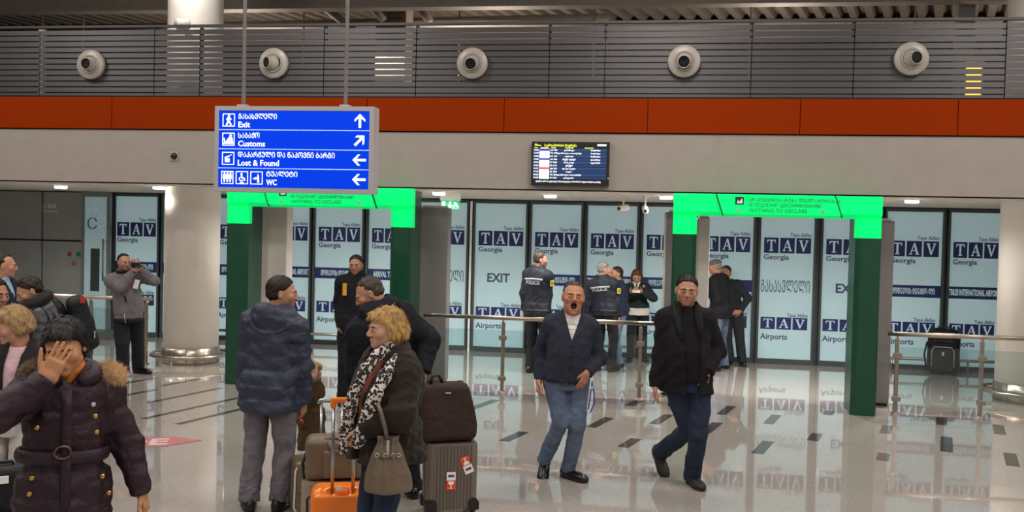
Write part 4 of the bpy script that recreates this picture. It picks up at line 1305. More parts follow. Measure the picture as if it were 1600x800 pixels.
        # hollow for the neck
        if collar and collar.get('hollow', True):
            d = nrm(s.Hc+s.RH @ np.array([0, .03, -.06])-s.N)*.5+s.RT[:, 2]*.5
            f.cone(s.N-d*.0, s.N+d*.14, s.hs*.058+.004, s.hs*.07+.012, .0, cut=True)
        if vneck:
            zb, wtop = vneck[:2]; zt_ = s.L*1.06
            k = np.clip((w_-zb*s.L)/(zt_-zb*s.L), -1, 1.3)*wtop
            d = np.maximum(np.abs(u-(vneck[2] if len(vneck) > 2 else 0))-k, v+.02)
            f.a = np.maximum(f.a, -d).astype(np.float32)
        if openf:
            wt, wb, zc = openf[:3]; off = openf[3] if len(openf) > 3 else 0
            k = np.interp(w_, [zc*s.L, s.L], [wb, wt])
            d = np.maximum(np.abs(u-off)-k, v+.015)
            f.a = np.maximum(f.a, -d).astype(np.float32)
        return obj(name, f.mesh(name), m, s.root)
    def trousers(s, m, t=.012, top=.03, hemz=.05, th=(.092, .076, .070, .064), wr=.006, wfreq=24, res=None, seed=3, name='trousers', stack=.006):
        pts = [s.P]+list(s.hip.values())+list(s.knee.values())+list(s.ank.values())
        lo, hi = s.bounds(pts, .22)
        f = Field(lo, hi, res or s.cres)
        g = s.k*(.4+.6*s.girth)
        a = s.tprof(t-.004, -.2, .1)
        f.loft(s.P, s.RP, [(-.12*s.k, a[0][1]*.97, a[0][2]*.98, 0), (0, a[0][1], a[0][2], 0), (.10, a[-1][1], a[-1][2], 0)], 0)
        for q in (-1, 1):
            f.cone(s.hip[q]-np.array([0, 0, .02]), s.knee[q], th[0]*.92*g+t*.5, th[1]*.92*g, .018)
            e = s.ank[q]; d = nrm(e-s.knee[q])
            f.cone(s.knee[q], e+d*(.085*s.k-hemz)*1.0, th[2]*.92*g, th[3]*.95*g, .014, cap1=True)
        f.wrinkle(wr*.6, wfreq, seed); f.wrinkle(wr*.45, wfreq*2.6, seed+40, 5)
        X, Y, Z = f.grid()
        # cloth gathers in rings above the hem
        gz = np.clip((.36*s.k-Z)/.2, 0, 1)
        f.a += (stack*.5*gz*np.sin(Z*120+5*np.sin(X*23+Y*19)+3*np.sin(Z*31))).astype(np.float32)
        return obj(name, f.mesh(name), m, s.root)
    def shoes(s, m, sole=None, size=1.0, boot=0.0, res=None):
        for q in (-1, 1):
            a = s.ank[q]; d = s.fdir[q]; z = np.array([0, 0, 1.0])
            side = nrm(np.cross(d, z)); up = nrm(np.cross(side, d)); k = s.k*size
            h = .085*s.k
            base = a-up*h
            f = Field(np.minimum(a-.32, base-.3), np.maximum(a+.32, base+.3), res or (.0075 if s.near else .011))
            R = np.stack([side, d, up], 1)
            f.ell(base+d*(-.035*k)+up*.04*k, np.array([.038, .055, .06])*k, R, 0)
            f.ell(base+d*(.09*k)+up*.03*k, np.array([.048, .105, .044])*k, R, .04)
            f.ell(base+d*(.155*k)+up*.025*k, np.array([.042, .06, .034])*k, R, .03)
            f.cone(base+up*.05*k, a+up*(.015+boot)+d*.0, .045*k, (.046 if boot else .042)*k, .03, cap1=True)
            X, Y, Z = f.grid()
            hh = (X-base[0])*up[0]+(Y-base[1])*up[1]+(Z-base[2])*up[2]
            arr = f.a.copy()
            f.a = np.maximum(arr, .016*k-hh).astype(np.float32)
            sh = obj('shoe', f.mesh('shoe'), m, s.root)
            f.a = np.maximum(np.maximum(arr-.003, hh-.0165*k), .001-hh).astype(np.float32)
            obj('sole', f.mesh('sole'), sole or M_rubber, sh)
    def hair(s, m, th=.009, front=0.0, low=-.06, top=1.0, style='short', res=None, side=0.0, wave=.004, recede=0.0, name='hair', bald=0.0, lock=None, sides=(-1, 1)):
        R = s.RH; hs = s.hs; H = s.H
        ext = .32 if style == 'long' else .2
        f = Field(s.Hc-np.array([.2, .2, ext]), s.Hc+.2, res or (.005 if s.near else .0075))
        f.ell(H(0, .018, .033), (np.array([.074, .091, .082])+th*np.array([1, 1, top]))*hs, R, 0)
        f.ell(H(0, .04, -.02), (np.array([.068, .066, .07])+th)*hs, R, .02)
        if style == 'bob':
            for q in sides:
                f.ell(H(q*.066, .025, -.025), np.array([.026, .06, .062])*hs, R, .03)
            f.ell(H(0, .085, -.02), np.array([.07, .04, .065])*hs, R, .03)
            f.ell(H(.0, -.055, .075), np.array([.06, .045, .028])*hs, R, .03)
        if style == 'long':
            for q in (-1, 1):
                f.cone(H(q*.068, .03, .0), H(q*.075, .03, -.20), .036*hs, .028*hs, .03)
            f.cone(H(0, .07, .0), H(0, .09, -.2), .06*hs, .05*hs, .03)
        X, Y, Z = f.grid()
        x, y, z = X-s.Hc[0], Y-s.Hc[1], Z-s.Hc[2]
        u = (x*R[0, 0]+y*R[1, 0]+z*R[2, 0])/hs; v = (x*R[0, 1]+y*R[1, 1]+z*R[2, 1])/hs; w = (x*R[0, 2]+y*R[1, 2]+z*R[2, 2])/hs
        if style in ('bob', 'long'):
            zz = [-.35, -.08, -.03, .02, .05, .075, .13]; yy = [.03, .0, -.025, -.045, -.075, -.12, -.14]
        else:
            zz = [-.12, -.06, -.012, .02, .05, .072, .088, .12]; yy = [.06, .035, .002, -.018, -.045, -.062, -.082, -.12]
        yb = np.interp(w, zz, yy)+front
        if recede: yb = yb+recede*np.clip((np.abs(u)-.012)/.03, 0, 1)*np.clip((w-.045)/.02, 0, 1)
        rg = np.random.RandomState(5)
        f.a += (wave*np.sin(u*160+v*50*np.sin(w*30)+3*np.sin(w*25))).astype(np.float32)*.5
        f.a += (wave*np.sin(v*120+w*90+u*40)).astype(np.float32)*.35
        yb = yb+.005*np.sin(u*210)*np.sin(u*90+w*40)
        k_ = np.clip(np.minimum(v-yb, (w-low)*.8)/.024, 0, 1); k_ = k_*k_*(3-2*k_)
        side_ = np.clip((w+.03)/.10, 0, 1) if style == 'short' else 1.0
        f.a = (f.a+(th+.006)*hs*(1-k_)+th*.75*hs*(1-side_)).astype(np.float32)
        f.a = np.maximum(np.maximum(f.a, (yb-.004-v)*hs), (low-w)*hs).astype(np.float32)
        if bald: f.a = np.maximum(f.a, (bald_cap(u, v, w, bald))*hs).astype(np.float32)
        V, F = f.arrays()
        # loose locks over the volume
        n_ = 3200 if s.near else 900
        rg = np.random.RandomState(len(V) % 97)
        e1 = V[F[:, 2]]-V[F[:, 0]]; e2 = V[F[:, 3]]-V[F[:, 1]]; nf = np.cross(e1, e2); nf /= np.linalg.norm(nf, axis=1)[:, None]+1e-9
        cf = V[F].mean(1)
        if ((cf-s.Hc)*nf).sum(1).mean() < 0: nf = -nf
        q = (cf-s.Hc) @ R/hs
        ok = np.nonzero(((cf-s.Hc)*nf).sum(1) > .02)[0]
        pk = rg.choice(ok, min(n_, len(ok)*3))
        crown = np.array([.012, .035, .115])
        fl_ = (q[pk]-crown); fl_ /= np.linalg.norm(fl_, axis=1)[:, None]
        if style == 'short': fl_ = fl_*.6+np.array([0, -.5, 0])*np.clip((q[pk][:, 2:3]-.05)/.05, 0, 1)+np.array([0, .35, -.5])*np.clip((.05-q[pk][:, 2:3])/.05, 0, 1)
        else: fl_ = fl_*.7+np.array([0, 0, -.45])
        fw = fl_ @ R.T+rg.randn(len(pk), 3)*(.12 if style == 'short' else .035)
        nn = nf[pk]; fw -= (fw*nn).sum(1)[:, None]*nn; fw /= np.linalg.norm(fw, axis=1)[:, None]+1e-9
        ln = (lock or (.022 if style == 'short' else .05))*hs*(.6+.8*rg.rand(len(pk)))[:, None]
        sd = np.cross(fw, nn)*(.0013 if s.near else .0022)*hs*1.2
        rt = cf[pk]-fw*ln*.4+nn*.0005; md = cf[pk]+fw*ln*.15+nn*(.0035 if style == 'short' else .0014)*hs; tp = cf[pk]+fw*ln*.6-nn*.001*hs
        S_ = np.stack([rt-sd, rt+sd, md+sd, md-sd, tp-sd*.2, tp+sd*.2], 1)
        b0 = len(V)+6*np.arange(len(pk))
        F2 = np.concatenate([np.stack([b0, b0+1, b0+2, b0+3], 1), np.stack([b0+3, b0+2, b0+5, b0+4], 1)], 0)
        V = np.concatenate([V, S_.reshape(-1, 3)]); F = np.concatenate([F, F2])
        return obj(name, arr_mesh(name, V, F), m, s.b)
    def local(s, p):
        return np.asarray(p, float)
def bald_cap(u, v, w, b):
    return .03-np.sqrt(u*u*1.2+(v-.0)**2*.8)*1.0+np.clip(w-.0, -1, 1)*0+(b-.03)
def fur(name, m, parent, pts, rad, length, n, seed=0, flat=1.0):
    """tuft of short hairs around a polyline"""
    rg = np.random.RandomState(seed)
    pts = np.array(pts); V = []; F = []
    seg = len(pts)-1
    for i in range(n):
        t = rg.rand()*seg; k = int(t); q = pts[k]+(pts[k+1]-pts[k])*(t-k)
        d = nrm(rg.randn(3)); base = q+d*rad*(.75+.25*rg.rand())
        tip = base+nrm(d+rg.randn(3)*.5)*length*(.6+.7*rg.rand())
        sd = nrm(np.cross(d, rg.randn(3)))*length*.035
        j = len(V); V += [base-sd, base+sd, tip]; F.append((j, j+1, j+2))
    mb = MB(); mb.v = [tuple(p) for p in V]; mb.f = F; mb.sm = [True]*len(F)
    me = bpy.data.meshes.new(name); me.from_pydata(mb.v, [], mb.f)
    return obj(name, me, m, parent)
# ================================================================== THE PEOPLE
H_black = hairmat('black', '17120f'); H_brown = hairmat('brown', '2c1f17'); H_grey = hairmat('grey', '8d8984'); H_cropped = hairmat('cropped', '4a3f36')
H_blond = hairmat('blond', 'bd985a'); H_ash = hairmat('ash_blond', 'a98a5e'); H_auburn = hairmat('auburn', '6b4024')
B_dark = hairmat('brow_dark', '1c1512'); B_mid = hairmat('brow_mid', '5a4634')
F_navyknit = fabric('navy_knit', '262b38', bump=.5, bscale=180); F_white = fabric('white_jersey', 'd8d3cf'); F_jean = fabric('blue_denim', '5a6880', var=.28, scale=9); F_djean = fabric('dark_denim', '222c40', var=.2, scale=9)
F_black = fabric('black_wool', '15151a'); F_suede = fabric('black_suede', '100f11', bump=.4); F_blacktee = fabric('black_knit', '0c0b0e', bump=.4)
M_leather = mat('black_leather', '17161a', .32, var=.15, scale=20, bump=.35, bscale=70); M_shoe = mat('black_shoe_leather', '101012', .25, var=.1, bump=.1)
F_plum = fabric('plum_shell', '2b1a24', .55, bump=.3, bscale=70, scale=10); F_bluepuff = fabric('blue_grey_shell', '323848', .5, bump=.3, bscale=60, scale=8)
F_greyjean = fabric('grey_denim', '6e6970', var=.25, scale=9); F_navycoat = fabric('navy_wool', '0f1119'); F_brownfur = fabric('brown_shearling', '251d17', .9, bump=.6, bscale=60, sheen=.05)
F_police = fabric('police_navy', '1d222e', .6); F_green = fabric('bottle_green_knit', '1f2a28'); F_charcoal = fabric('charcoal_wool', '2b2d31'); F_dtrous = fabric('charcoal_trousers', '1c1d22')
F_greyjacket = fabric('grey_fleece', '6b666a', bump=.5, bscale=150); F_child = fabric('brown_child_coat', '5c4a30', bump=.4); F_pink = fabric('pink_jersey', 'd9b7bd'); F_light = fabric('light_trousers', 'b9b5b0')
M_gold = mat('brass', 'c0a050', .3, .9); M_silver = mat('silver_trim', 'b5b7ba', .4, .4); M_yellow = mat('yellow_patch', 'c8b040', .6); M_refl = mat('reflective_tape', '9aa0a6', .4, .2)
def floor_pt(p, px, py, z=.085):
    q = fl(px, py)-p.A
    return np.array([q@p.xl, q@p.yl, z])
def patch(name, m, c, R, w, h, t, parent):
    """small plate facing -y of frame R"""
    v = []
    for yy in (0, -t):
        for (a, b) in ((-w, -h), (w, -h), (w, h), (-w, h)):
            v.append(tuple(np.asarray(c)+R @ np.array([a, yy, b])))
    mb = MB(); mb.add(v, [(0, 1, 2, 3), (7, 6, 5, 4), (0, 4, 5, 1), (1, 5, 6, 2), (2, 6, 7, 3), (3, 7, 4, 0)])
    return obj(name, mb, m, parent)
def dot(name, m, c, d, r, parent, t=.006):
    return obj(name, MB().lathe([(0, -.004), (r, -.004), (r, t*.6), (r*.6, t), (0, t)], c=tuple(c), axis=tuple(d), seg=14), m, parent)
def frontpt(p, u, w, t):
    """point on the front of the torso: u sideways (own left +), w up along the trunk in metres"""
    pr = np.array(sorted(p.tprof(t, -.25, 1.03)))
    rx, ry, cy = (np.interp(w, pr[:, 0], pr[:, i]) for i in (1, 2, 3))
    y = cy-ry*math.sqrt(max(0, 1-(u/rx)**2))
    return p.P+p.RT @ np.array([u, y, w])
def backpt(p, u, w, t):
    pr = np.array(sorted(p.tprof(t, -.25, 1.03)))
    rx, ry, cy = (np.interp(w, pr[:, 0], pr[:, i]) for i in (1, 2, 3))
    return p.P+p.RT @ np.array([u, cy+ry*math.sqrt(max(0, 1-(u/rx)**2)), w])

# ---- man yawning, centre
p = Person('yawning man in a navy cardigan over a white striped shirt, one hand pocketed', (880, 752), 1.72, 6, head=(896, 464, -.02), hyaw=6, hpitch=-6, hroll=4, hs=1.08, girth=1.14, belly=.03, pelvis=(884, 603, 0))
p.leg(-1, p.V(851, 716, .16), (-.1, -.72, -.68), knee=p.V(877, 658, -.06))
p.leg(1, floor_pt(p, 888, 747), (.72, -.7, 0), knee=p.V(902, 664, -.05))
p.arm(-1, p.V(842, 594, -.02), (-.35, 1, 0)); p.arm(1, p.V(918, 582, -.13), (.6, 1, 0))
p.body(dict(skin='bd8468', open=1.0, brow=B_mid, squint=.3, w=1.06, frown=1.0, beard=.12, flush=.7, neck=.066), {-1: dict(curl=.55), 1: dict(dir=(-.45, -.1, -1), curl=.2, palm=(-.6, .7, 0))})
p.hair(H_cropped, .005, front=.012, recede=.02, low=-.03)
p.top('shirt', F_white, t=.006, hem=.88, sleeves=False, collar=dict(h=.02, r=.064, hollow=False), wr=.002, res=.008)
for i in range(5):
    w = p.L*(.62+.08*i)
    obj('stripe', MB().tube([frontpt(p, u, w, .0065) for u in np.linspace(-.09, .09, 9)], .0022, 5), mat('shirt_stripe', '8d8a8c', .8), p.root)
cd = p.top('cardigan', F_navyknit, t=.022, hem=p.V(885, 596, -.1)[2], collar=dict(h=.045, r=.072, spread=.01), vneck=(.60, .075, .0), wr=.009, wfreq=20, cuff=.01)
obj('placket', MB().tube([frontpt(p, .012, w, .027) for w in np.linspace(-.06, p.L*.60, 14)], .008, 6, flat=.5), F_navyknit, cd)
for i in range(4): dot('button', M_black, frontpt(p, .012, p.L*(.05+.16*i), .030), -p.RT[:, 1], .008, cd)
p.trousers(F_jean, t=.012, th=(.098, .074, .070, .060), wr=.010)
p.shoes(M_shoe, size=1.05)
# blue lanyard dangling from his pocket
q0 = p.V(925, 596, -.15)
obj('lanyard', MB().tube([q0, p.V(928, 612, -.16), p.V(929, 630, -.15), p.V(922, 645, -.15)], .006, 6).tube([q0, p.V(923, 615, -.15), p.V(919, 640, -.16)], .006, 6), mat('lanyard_blue', '2a3f9a', .5), p.root)
dot('key_tag', M_silver, p.V(925, 606, -.17), (0, -1, 0), .012, p.root)

# ---- man in black, right of centre
p = Person('man in a black jacket and dark jeans striding forward, thumb in pocket', (1068, 762), 1.78, 3, head=(1073, 454, -.02), hyaw=4, hpitch=4, hroll=3, hs=1.06, girth=1.12, belly=.035, pelvis=(1073, 600, 0))
p.leg(-1, p.V(1032, 706, .40), (.35, -.6, -.72), knee=p.V(1077, 672, .06)); p.leg(1, floor_pt(p, 1081, 757), (.38, -.9, 0), knee=p.V(1092, 676, -.06))
p.arm(-1, p.V(1024, 606, -.06), (-.35, 1, 0)); p.arm(1, p.V(1106, 580, -.1), (.6, 1, 0))
p.body(dict(skin='b58468', brow=B_dark, w=1.04, beard=.32, flush=.4, neck=.064), {-1: dict(curl=.5), 1: dict(dir=(-.35, -.1, -1), curl=.25, palm=(-.5, .8, 0))})
p.hair(H_black, .009, low=-.035)
p.top('sweater', F_blacktee, t=.014, hem=.90, sleeves=False, collar=dict(h=.015, r=.068), wr=.005)
jk = p.top('jacket', F_suede, t=.026, hem=p.V(1060, 612, 0)[2], collar=dict(h=.055, r=.085, spread=.02), openf=(.075, .055, .0, .035), wr=.010, wfreq=16, cuff=.02, flare=.025, sl=(.054, .05, .048, .044))
for q in (-1, 1):
    obj('lapel', MB().tube([frontpt(p, .035+q*.075, p.L*.55, .036), frontpt(p, .02+q*.085, p.L*.75, .038), frontpt(p, .01+q*.085, p.L*.9, .045), p.N+p.RT @ np.array([q*.085, -.04, .03])], [.012, .03, .034, .022], 8, flat=.5), F_black, jk)
p.trousers(F_djean, t=.012, th=(.1, .078, .074, .068), wr=.009, seed=8)
p.shoes(mat('dark_suede_shoe', '1a1918', .6), size=1.05)

# ---- woman covering her face, near left
p = Person('woman in a plum quilted coat with fur hood, hand over her face', (88, 1058), 1.63, 4, head=(101, 542, -.02), hyaw=-14, hpitch=16, hroll=-6, girth=1.1, shw=.165, pelvis=(98, 726, 0), female=True, hs=1.04)
p.stand(.09)
p.arm(-1, p.V(72, 594, -.215), (-.8, -.1, -.6)); p.arm(1, p.V(221, 768, -.03), (.5, .8, .1))
hd = nrm(p.V(103, 538, -.225)-p.V(72, 594, -.215))
p.body(dict(skin='bd8a63', brow=B_dark, w=.98, flush=.35, lips='a0564c'), {-1: dict(dir=hd, palm=(.25, .95, .1), thumb_to=(-.6, 0, .8), curl=(.05, .08, .14, .2), spread=.22, thumb=.05, size=1.02), 1: dict(curl=.75, palm=(-.9, .3, 0))}, handres=.0036)
p.hair(H_black, .012, style='bob', front=.012, low=-.10, wave=.005, sides=(-1,), lock=.04)
obj('hair_bun', MB().lathe([(.001, -.04)]+[(.045*math.sin(t), -.045*math.cos(t)) for t in (.5, 1, 1.57, 2.1, 2.6)]+[(.001, .045)], c=tuple(p.H(0, .125, -.02)), seg=20), H_black, p.b)
sc = Field(p.N-.16, p.N+.2, .006)
for k, (r, zz) in enumerate(((.072, .0), (.069, .028), (.066, .052))):
    sc.cone(p.N+p.RT @ np.array([0, -.012, zz-.01]), p.N+p.RT @ np.array([0, -.02, zz+.012]), r, r, .012, flat=.9, fdir=p.RT[:, 1])
sc.wrinkle(.008, 60, 4)
obj('neck_scarf', sc.mesh('neck_scarf'), mat('orange_print_scarf', 'b46a28', .8, var=.4, scale=60), p.root)
hemz = p.V(98, 860, 0)[2]
ct = p.top('coat', F_plum, t=.034, hem=.50, quilt=(.125, .009), wr=.010, wfreq=24, collar=dict(h=.05, r=.088, spread=.02), flare=.04, cuff=.012, sl=(.054, .05, .048, .042), vneck=(.93, .05), seed=5)
# collar roll and fur of the hood lying on her shoulders
hr = Field(p.N-.3, p.N+.3, .008)
ring = [p.N+p.RT @ np.array([.112*math.cos(a), .105*math.sin(a)+.0, .012+.025*math.sin(a)]) for a in np.linspace(-1.0, math.pi+1.0, 16)]
for a, b in zip(ring[:-1], ring[1:]): hr.cone(a, b, .036, .036, .015)
hr.wrinkle(.006, 40, 2)
obj('collar', hr.mesh('collar'), F_plum, ct)
F_fur = mat('fur_trim', 'cfae84', .8, var=.4, scale=14); F_furd = mat('fur_trim_dark', '85705c', .8, var=.4, scale=14)
fr = [p.V(128, 588, .10), p.V(150, 584, .06), p.V(172, 582, .02), p.V(183, 588, -.01)]
hk = Field(np.min(fr, 0)-.1, np.max(fr, 0)+.1, .008)
for a, b in zip(fr[:-1], fr[1:]): hk.cone(a, b, .037, .035, .02)
fb = obj('fur_trim', hk.mesh('fur_trim'), F_fur, ct)
fur('fur_hair', F_fur, fb, fr, .034, .034, 14000, 1)
fr2 = [p.V(70, 575, .10), p.V(54, 578, .07), p.V(42, 590, .04)]
hk = Field(np.min(fr2, 0)-.1, np.max(fr2, 0)+.1, .008)
for a, b in zip(fr2[:-1], fr2[1:]): hk.cone(a, b, .034, .03, .02)
fb = obj('fur_trim', hk.mesh('fur_trim'), F_furd, ct)
fur('fur_hair', F_furd, fb, fr2, .031, .034, 9000, 2)
zb = p.V(98, 707, 0)[2]-p.P[2]
belt = [p.P+np.array([0, 0, zb])+p.RT @ np.array([.186*math.cos(a), .153*math.sin(a), 0]) for a in np.linspace(0, 2*math.pi, 33)[:-1]]
bl = obj('belt', MB().tube(belt, .013, 10, closed=True, flat=2.3), F_plum, ct)
pr_ = np.array([p.V(98, 707, -.175)])
obj('buckle', MB().tube([pr_[0]+np.array([.033*math.cos(a), -.004, .028*math.sin(a)]) for a in np.linspace(0, 2*math.pi, 15)[:-1]], .005, 8, closed=True), mat('buckle_bronze', '6e5a48', .3, .8), bl)
obj('placket', MB().tube([p.V(x, y, -.155-.015*(y > 700)) for x, y in ((104, 610), (105, 650), (104, 690), (103, 730), (102, 770), (101, 815))], .022, 8, flat=.35), F_plum, ct)
for (x, y, d) in ((149, 650, -.14), (151, 675, -.14), (50, 747, -.13), (46, 772, -.13), (160, 744, -.12), (170, 770, -.10), (58, 668, -.12)):
    dot('snap_button', M_gold, p.V(x, y, d-.01), (0, -1, 0), .011, ct, .008)
dot('pin_badge', M_silver, p.V(146, 632, -.14), (0, -1, 0), .010, ct)
obj('drawcord', MB().tube([p.V(166, 596, -.09), p.V(172, 625, -.12), p.V(177, 645, -.11)], .004, 6), F_plum, ct)
dot('earring', M_black, p.H(.083, .012, -.05), (0, -1, 0), .007, p.b)
p.trousers(F_dtrous, t=.01); p.shoes(M_shoe, boot=.1)

# ---- man in blue quilted jacket, back to us
p = Person('man in a blue-grey hooded quilted jacket and grey jeans, seen from behind', (413, 799), 1.80, 155, head=(441, 458, .0), hyaw=92, hpitch=4, hs=1.02, girth=1.12, pelvis=(421, 622, 0))
p.leg(1, floor_pt(p, 389, 797), (-.1, 1, 0)); p.leg(-1, floor_pt(p, 437, 797), (.45, .9, 0))
p.arm(-1, p.V(474, 630, .0), (.8, -.3, 0)); p.arm(1, p.V(383, 625, .12), (-.8, -.2, 0))
p.body(dict(skin='b9896c', brow=B_dark, beard=.45, flush=.3), {-1: dict(curl=.5), 1: dict(curl=.5)})
p.hair(H_brown, .010, low=-.055)
p.top('shirt_collar', fabric('check_shirt', 'a9a6a8'), t=.004, hem=1.3, sleeves=False, collar=dict(h=.05, r=.062), wr=.0, trap=False)
jk = p.top('jacket', F_bluepuff, t=.036, hem=p.V(421, 641, 0)[2], quilt=(.10, .006), wr=.012, wfreq=24, collar=dict(h=.06, r=.082, spread=.015), flare=.02, cuff=.01, sl=(.055, .052, .05, .044), seed=6, skirt_pw=2.3,
           hood=dict(y=.10, z=-.03, r=(.145, .08, .10), sides=True))
obj('hood_seam', MB().tube([p.N+p.RT @ np.array([.15*math.cos(a), .155-.045*abs(math.cos(a)), -.04-.10*math.sin(a)]) for a in np.linspace(.15, math.pi-.15, 12)], .022, 8), F_bluepuff, jk)
obj('pocket_zip', MB().tube([p.V(448, 562, -.14), p.V(455, 582, -.13), p.V(459, 604, -.12)], .006, 6), M_black, jk)
p.trousers(F_greyjean, t=.014, th=(.098, .08, .076, .072), wr=.011, seed=4, stack=.008, hemz=.07)
p.shoes(mat('dark_boot', '17161a', .45), size=1.08, boot=.06)

# ---- man in long navy coat bending over the bags
p = Person('man in a dark navy hooded coat stooping towards the luggage', (606, 781), 1.88, -125, head=(577, 459, -.02), hyaw=-92, hpitch=28, hs=1.05, girth=1.22, pelvis=(612, 630, .08), syaw=-150)
p.stand(.12)
p.leg(-1, floor_pt(p, 645, 776), (-.2, 1, 0)); p.leg(1, floor_pt(p, 585, 772), (-.4, .9, 0))
p.arm(-1, p.V(660, 583, -.08), (1, .4, .2)); p.arm(1, p.V(560, 640, -.02), (-1, 0, 0))
p.body(dict(skin='b98a70', brow=B_mid, beard=.3, flush=.35, neck=.064), {-1: dict(curl=.9, dir=(.05, 0, -1), palm=(-.8, -.4, 0)), 1: dict(curl=.5)})
p.hair(H_cropped, .005, front=.012, recede=.025, low=-.045)
p.top('coat', F_navycoat, t=.045, hem=p.V(610, 688, 0)[2], wr=.012, wfreq=14, collar=dict(h=.06, r=.09, spread=.02), flare=.05, cuff=.0, sl=(.062, .058, .054, .048), hood=dict(y=.09, z=.01, r=(.15, .08, .09), sides=True), seed=9)
p.trousers(F_black, t=.012, seed=2); p.shoes(M_shoe, boot=.05)

# ---- blonde woman with the animal-print scarf
p = Person('blonde woman in a brown shearling coat with a black and white spotted scarf', (606, 918), 1.64, -58, head=(603, 514, -.04), hyaw=-68, hpitch=2, hs=.98, girth=1.22, belly=.02, pelvis=(604, 705, 0), female=True)
p.stand(.06)
p.arm(1, p.V(566, 668, -.24), (.9, -.5, -.2)); p.arm(-1, p.V(556, 668, .05), (.2, 1, 0))
p.body(dict(skin='c69a80', brow=B_mid, w=1.05, flush=.45, lips='b0706a', neck=.06), {1: dict(dir=(-.35, .05, -1), curl=.45, palm=(-.5, .8, 0)), -1: dict(curl=.8, dir=(-.6, 0, -.8))})
p.hair(H_blond, .017, style='bob', low=-.075, wave=.007)
dot('earring', M_silver, p.H(.082, .012, -.045), (-.3, -1, 0), .007, p.b)
p.top('blouse', fabric('rust_blouse', '7c3f2c'), t=.012, hem=.85, sleeves=False, collar=dict(h=.02, r=.066), wr=.004)
ct = p.top('coat', F_brownfur, t=.046, hem=p.V(600, 716, 0)[2], wr=.014, wfreq=18, collar=dict(h=.055, r=.085, spread=.03), openf=(.085, .035, .0, .0), flare=.035, cuff=.0, sl=(.056, .054, .052, .05), seed=12, chest=.02)
M_leo = bpy.data.materials.new('spotted_scarf'); M_leo.use_nodes = True
nt = M_leo.node_tree; b_ = nt.nodes['Principled BSDF']; b_.inputs['Roughness'].default_value = .8
tc = nt.nodes.new('ShaderNodeTexCoord'); vo = nt.nodes.new('ShaderNodeTexVoronoi'); vo.inputs['Scale'].default_value = 58
nz = nt.nodes.new('ShaderNodeTexNoise'); nz.inputs['Scale'].default_value = 40; mxv = nt.nodes.new('ShaderNodeMix'); mxv.data_type = 'RGBA'; mxv.inputs[0].default_value = .022
nt.links.new(tc.outputs['Object'], mxv.inputs[6]); nt.links.new(tc.outputs['Object'], nz.inputs['Vector']); nt.links.new(nz.outputs['Color'], mxv.inputs[7]); nt.links.new(mxv.outputs[2], vo.inputs['Vector'])
cr = nt.nodes.new('ShaderNodeValToRGB'); cr.color_ramp.interpolation = 'CONSTANT'
e = cr.color_ramp.elements; e[0].color = lin('8a7566'); e[0].position = 0; e[1].color = lin('151214'); e[1].position = .17
x = e.new(.56); x.color = lin('cfc6c0')
nt.links.new(vo.outputs['Distance'], cr.inputs[0]); nt.links.new(cr.outputs[0], b_.inputs['Base Color'])
def ribbon(name, m, pts, wid, thick, parent, res=.008):
    pts = [np.asarray(q, float) for q in pts]
    f = Field(np.min(pts, 0)-.1, np.max(pts, 0)+.1, res)
    for a, b in zip(pts[:-1], pts[1:]): f.cone(a, b, wid, wid, .02, flat=thick, fdir=(0.3, -1, 0))
    f.wrinkle(.008, 45, 3)
    return obj(name, f.mesh(name), m, parent)
s1 = ribbon('scarf', M_leo, [p.V(634, 548, -.02), p.V(620, 562, -.16), p.V(604, 584, -.24), p.V(588, 615, -.28), p.V(577, 645, -.29), p.V(566, 672, -.27), p.V(560, 692, -.26)], .038, .5, p.root)
s2 = ribbon('scarf_end', M_leo, [p.V(612, 543, -.10), p.V(590, 556, -.16), p.V(572, 576, -.20), p.V(557, 605, -.22), p.V(547, 640, -.22), p.V(540, 675, -.20), p.V(537, 700, -.2)], .034, .5, s1)
p.trousers(F_djean, t=.008, seed=6, th=(.085, .066, .062, .058)); p.shoes(M_shoe)

# ---- child
p = Person('small fair-haired child in a brown coat beside the man in blue', (487, 768), 1.08, 60, head=(485, 585, 0), hyaw=60, hpitch=5, hs=.86, girth=.82, pelvis=(487, 672, 0))
p.stand(.10)
p.arm(-1, p.V(490, 592, -.16), (1.0, -.1, -.3), (.24, .2)); p.arm(1, p.V(470, 660, .12))
p.body(dict(skin='c79a80', brow=B_mid), {-1: dict(curl=.4, dir=(-.3, -.1, 1), palm=(-.4, .8, 0)), 1: dict(curl=.5)})
p.hair(H_blond, .014, style='bob', low=-.085)
p.top('coat', F_child, t=.032, hem=p.V(487, 700, 0)[2], wr=.010, collar=dict(h=.04, r=.075), flare=.02, sl=(.06, .058, .056, .05))
p.trousers(F_black, t=.012, seed=2); p.shoes(M_shoe)
obj('red_toy', MB().tube([p.V(470, 655, -.25), p.V(473, 663, -.26)], .012, 8), mat('toy_red', 'c8321e', .5), p.root)

# ---- guard seen through the left gate
p = Person('young guard in a dark vest with yellow shoulder, inside the left gate', (549, 630), 1.78, 12, head=(556, 414, 0), hyaw=-14, hpitch=6, girth=1.02, near=False)
p.stand(.11); p.arm(-1, p.V(530, 505, -.02), (-.1, 1, 0)); p.hang(1, .02)
p.body(dict(skin='ad7d63', brow=B_dark, beard=.35), {}, hres=.005)
p.hair(H_black, .008, low=-.04)
jk = p.top('jacket', F_navycoat, t=.03, hem=.72, collar=dict(h=.075, r=.078, spread=.015), wr=.008)
patch('yellow_panel', mat('guard_yellow', 'd99a1c', .6), p.V(538, 452, -.10), p.RP, .022, .07, .03, jk)
p.trousers(F_black); p.shoes(M_shoe)

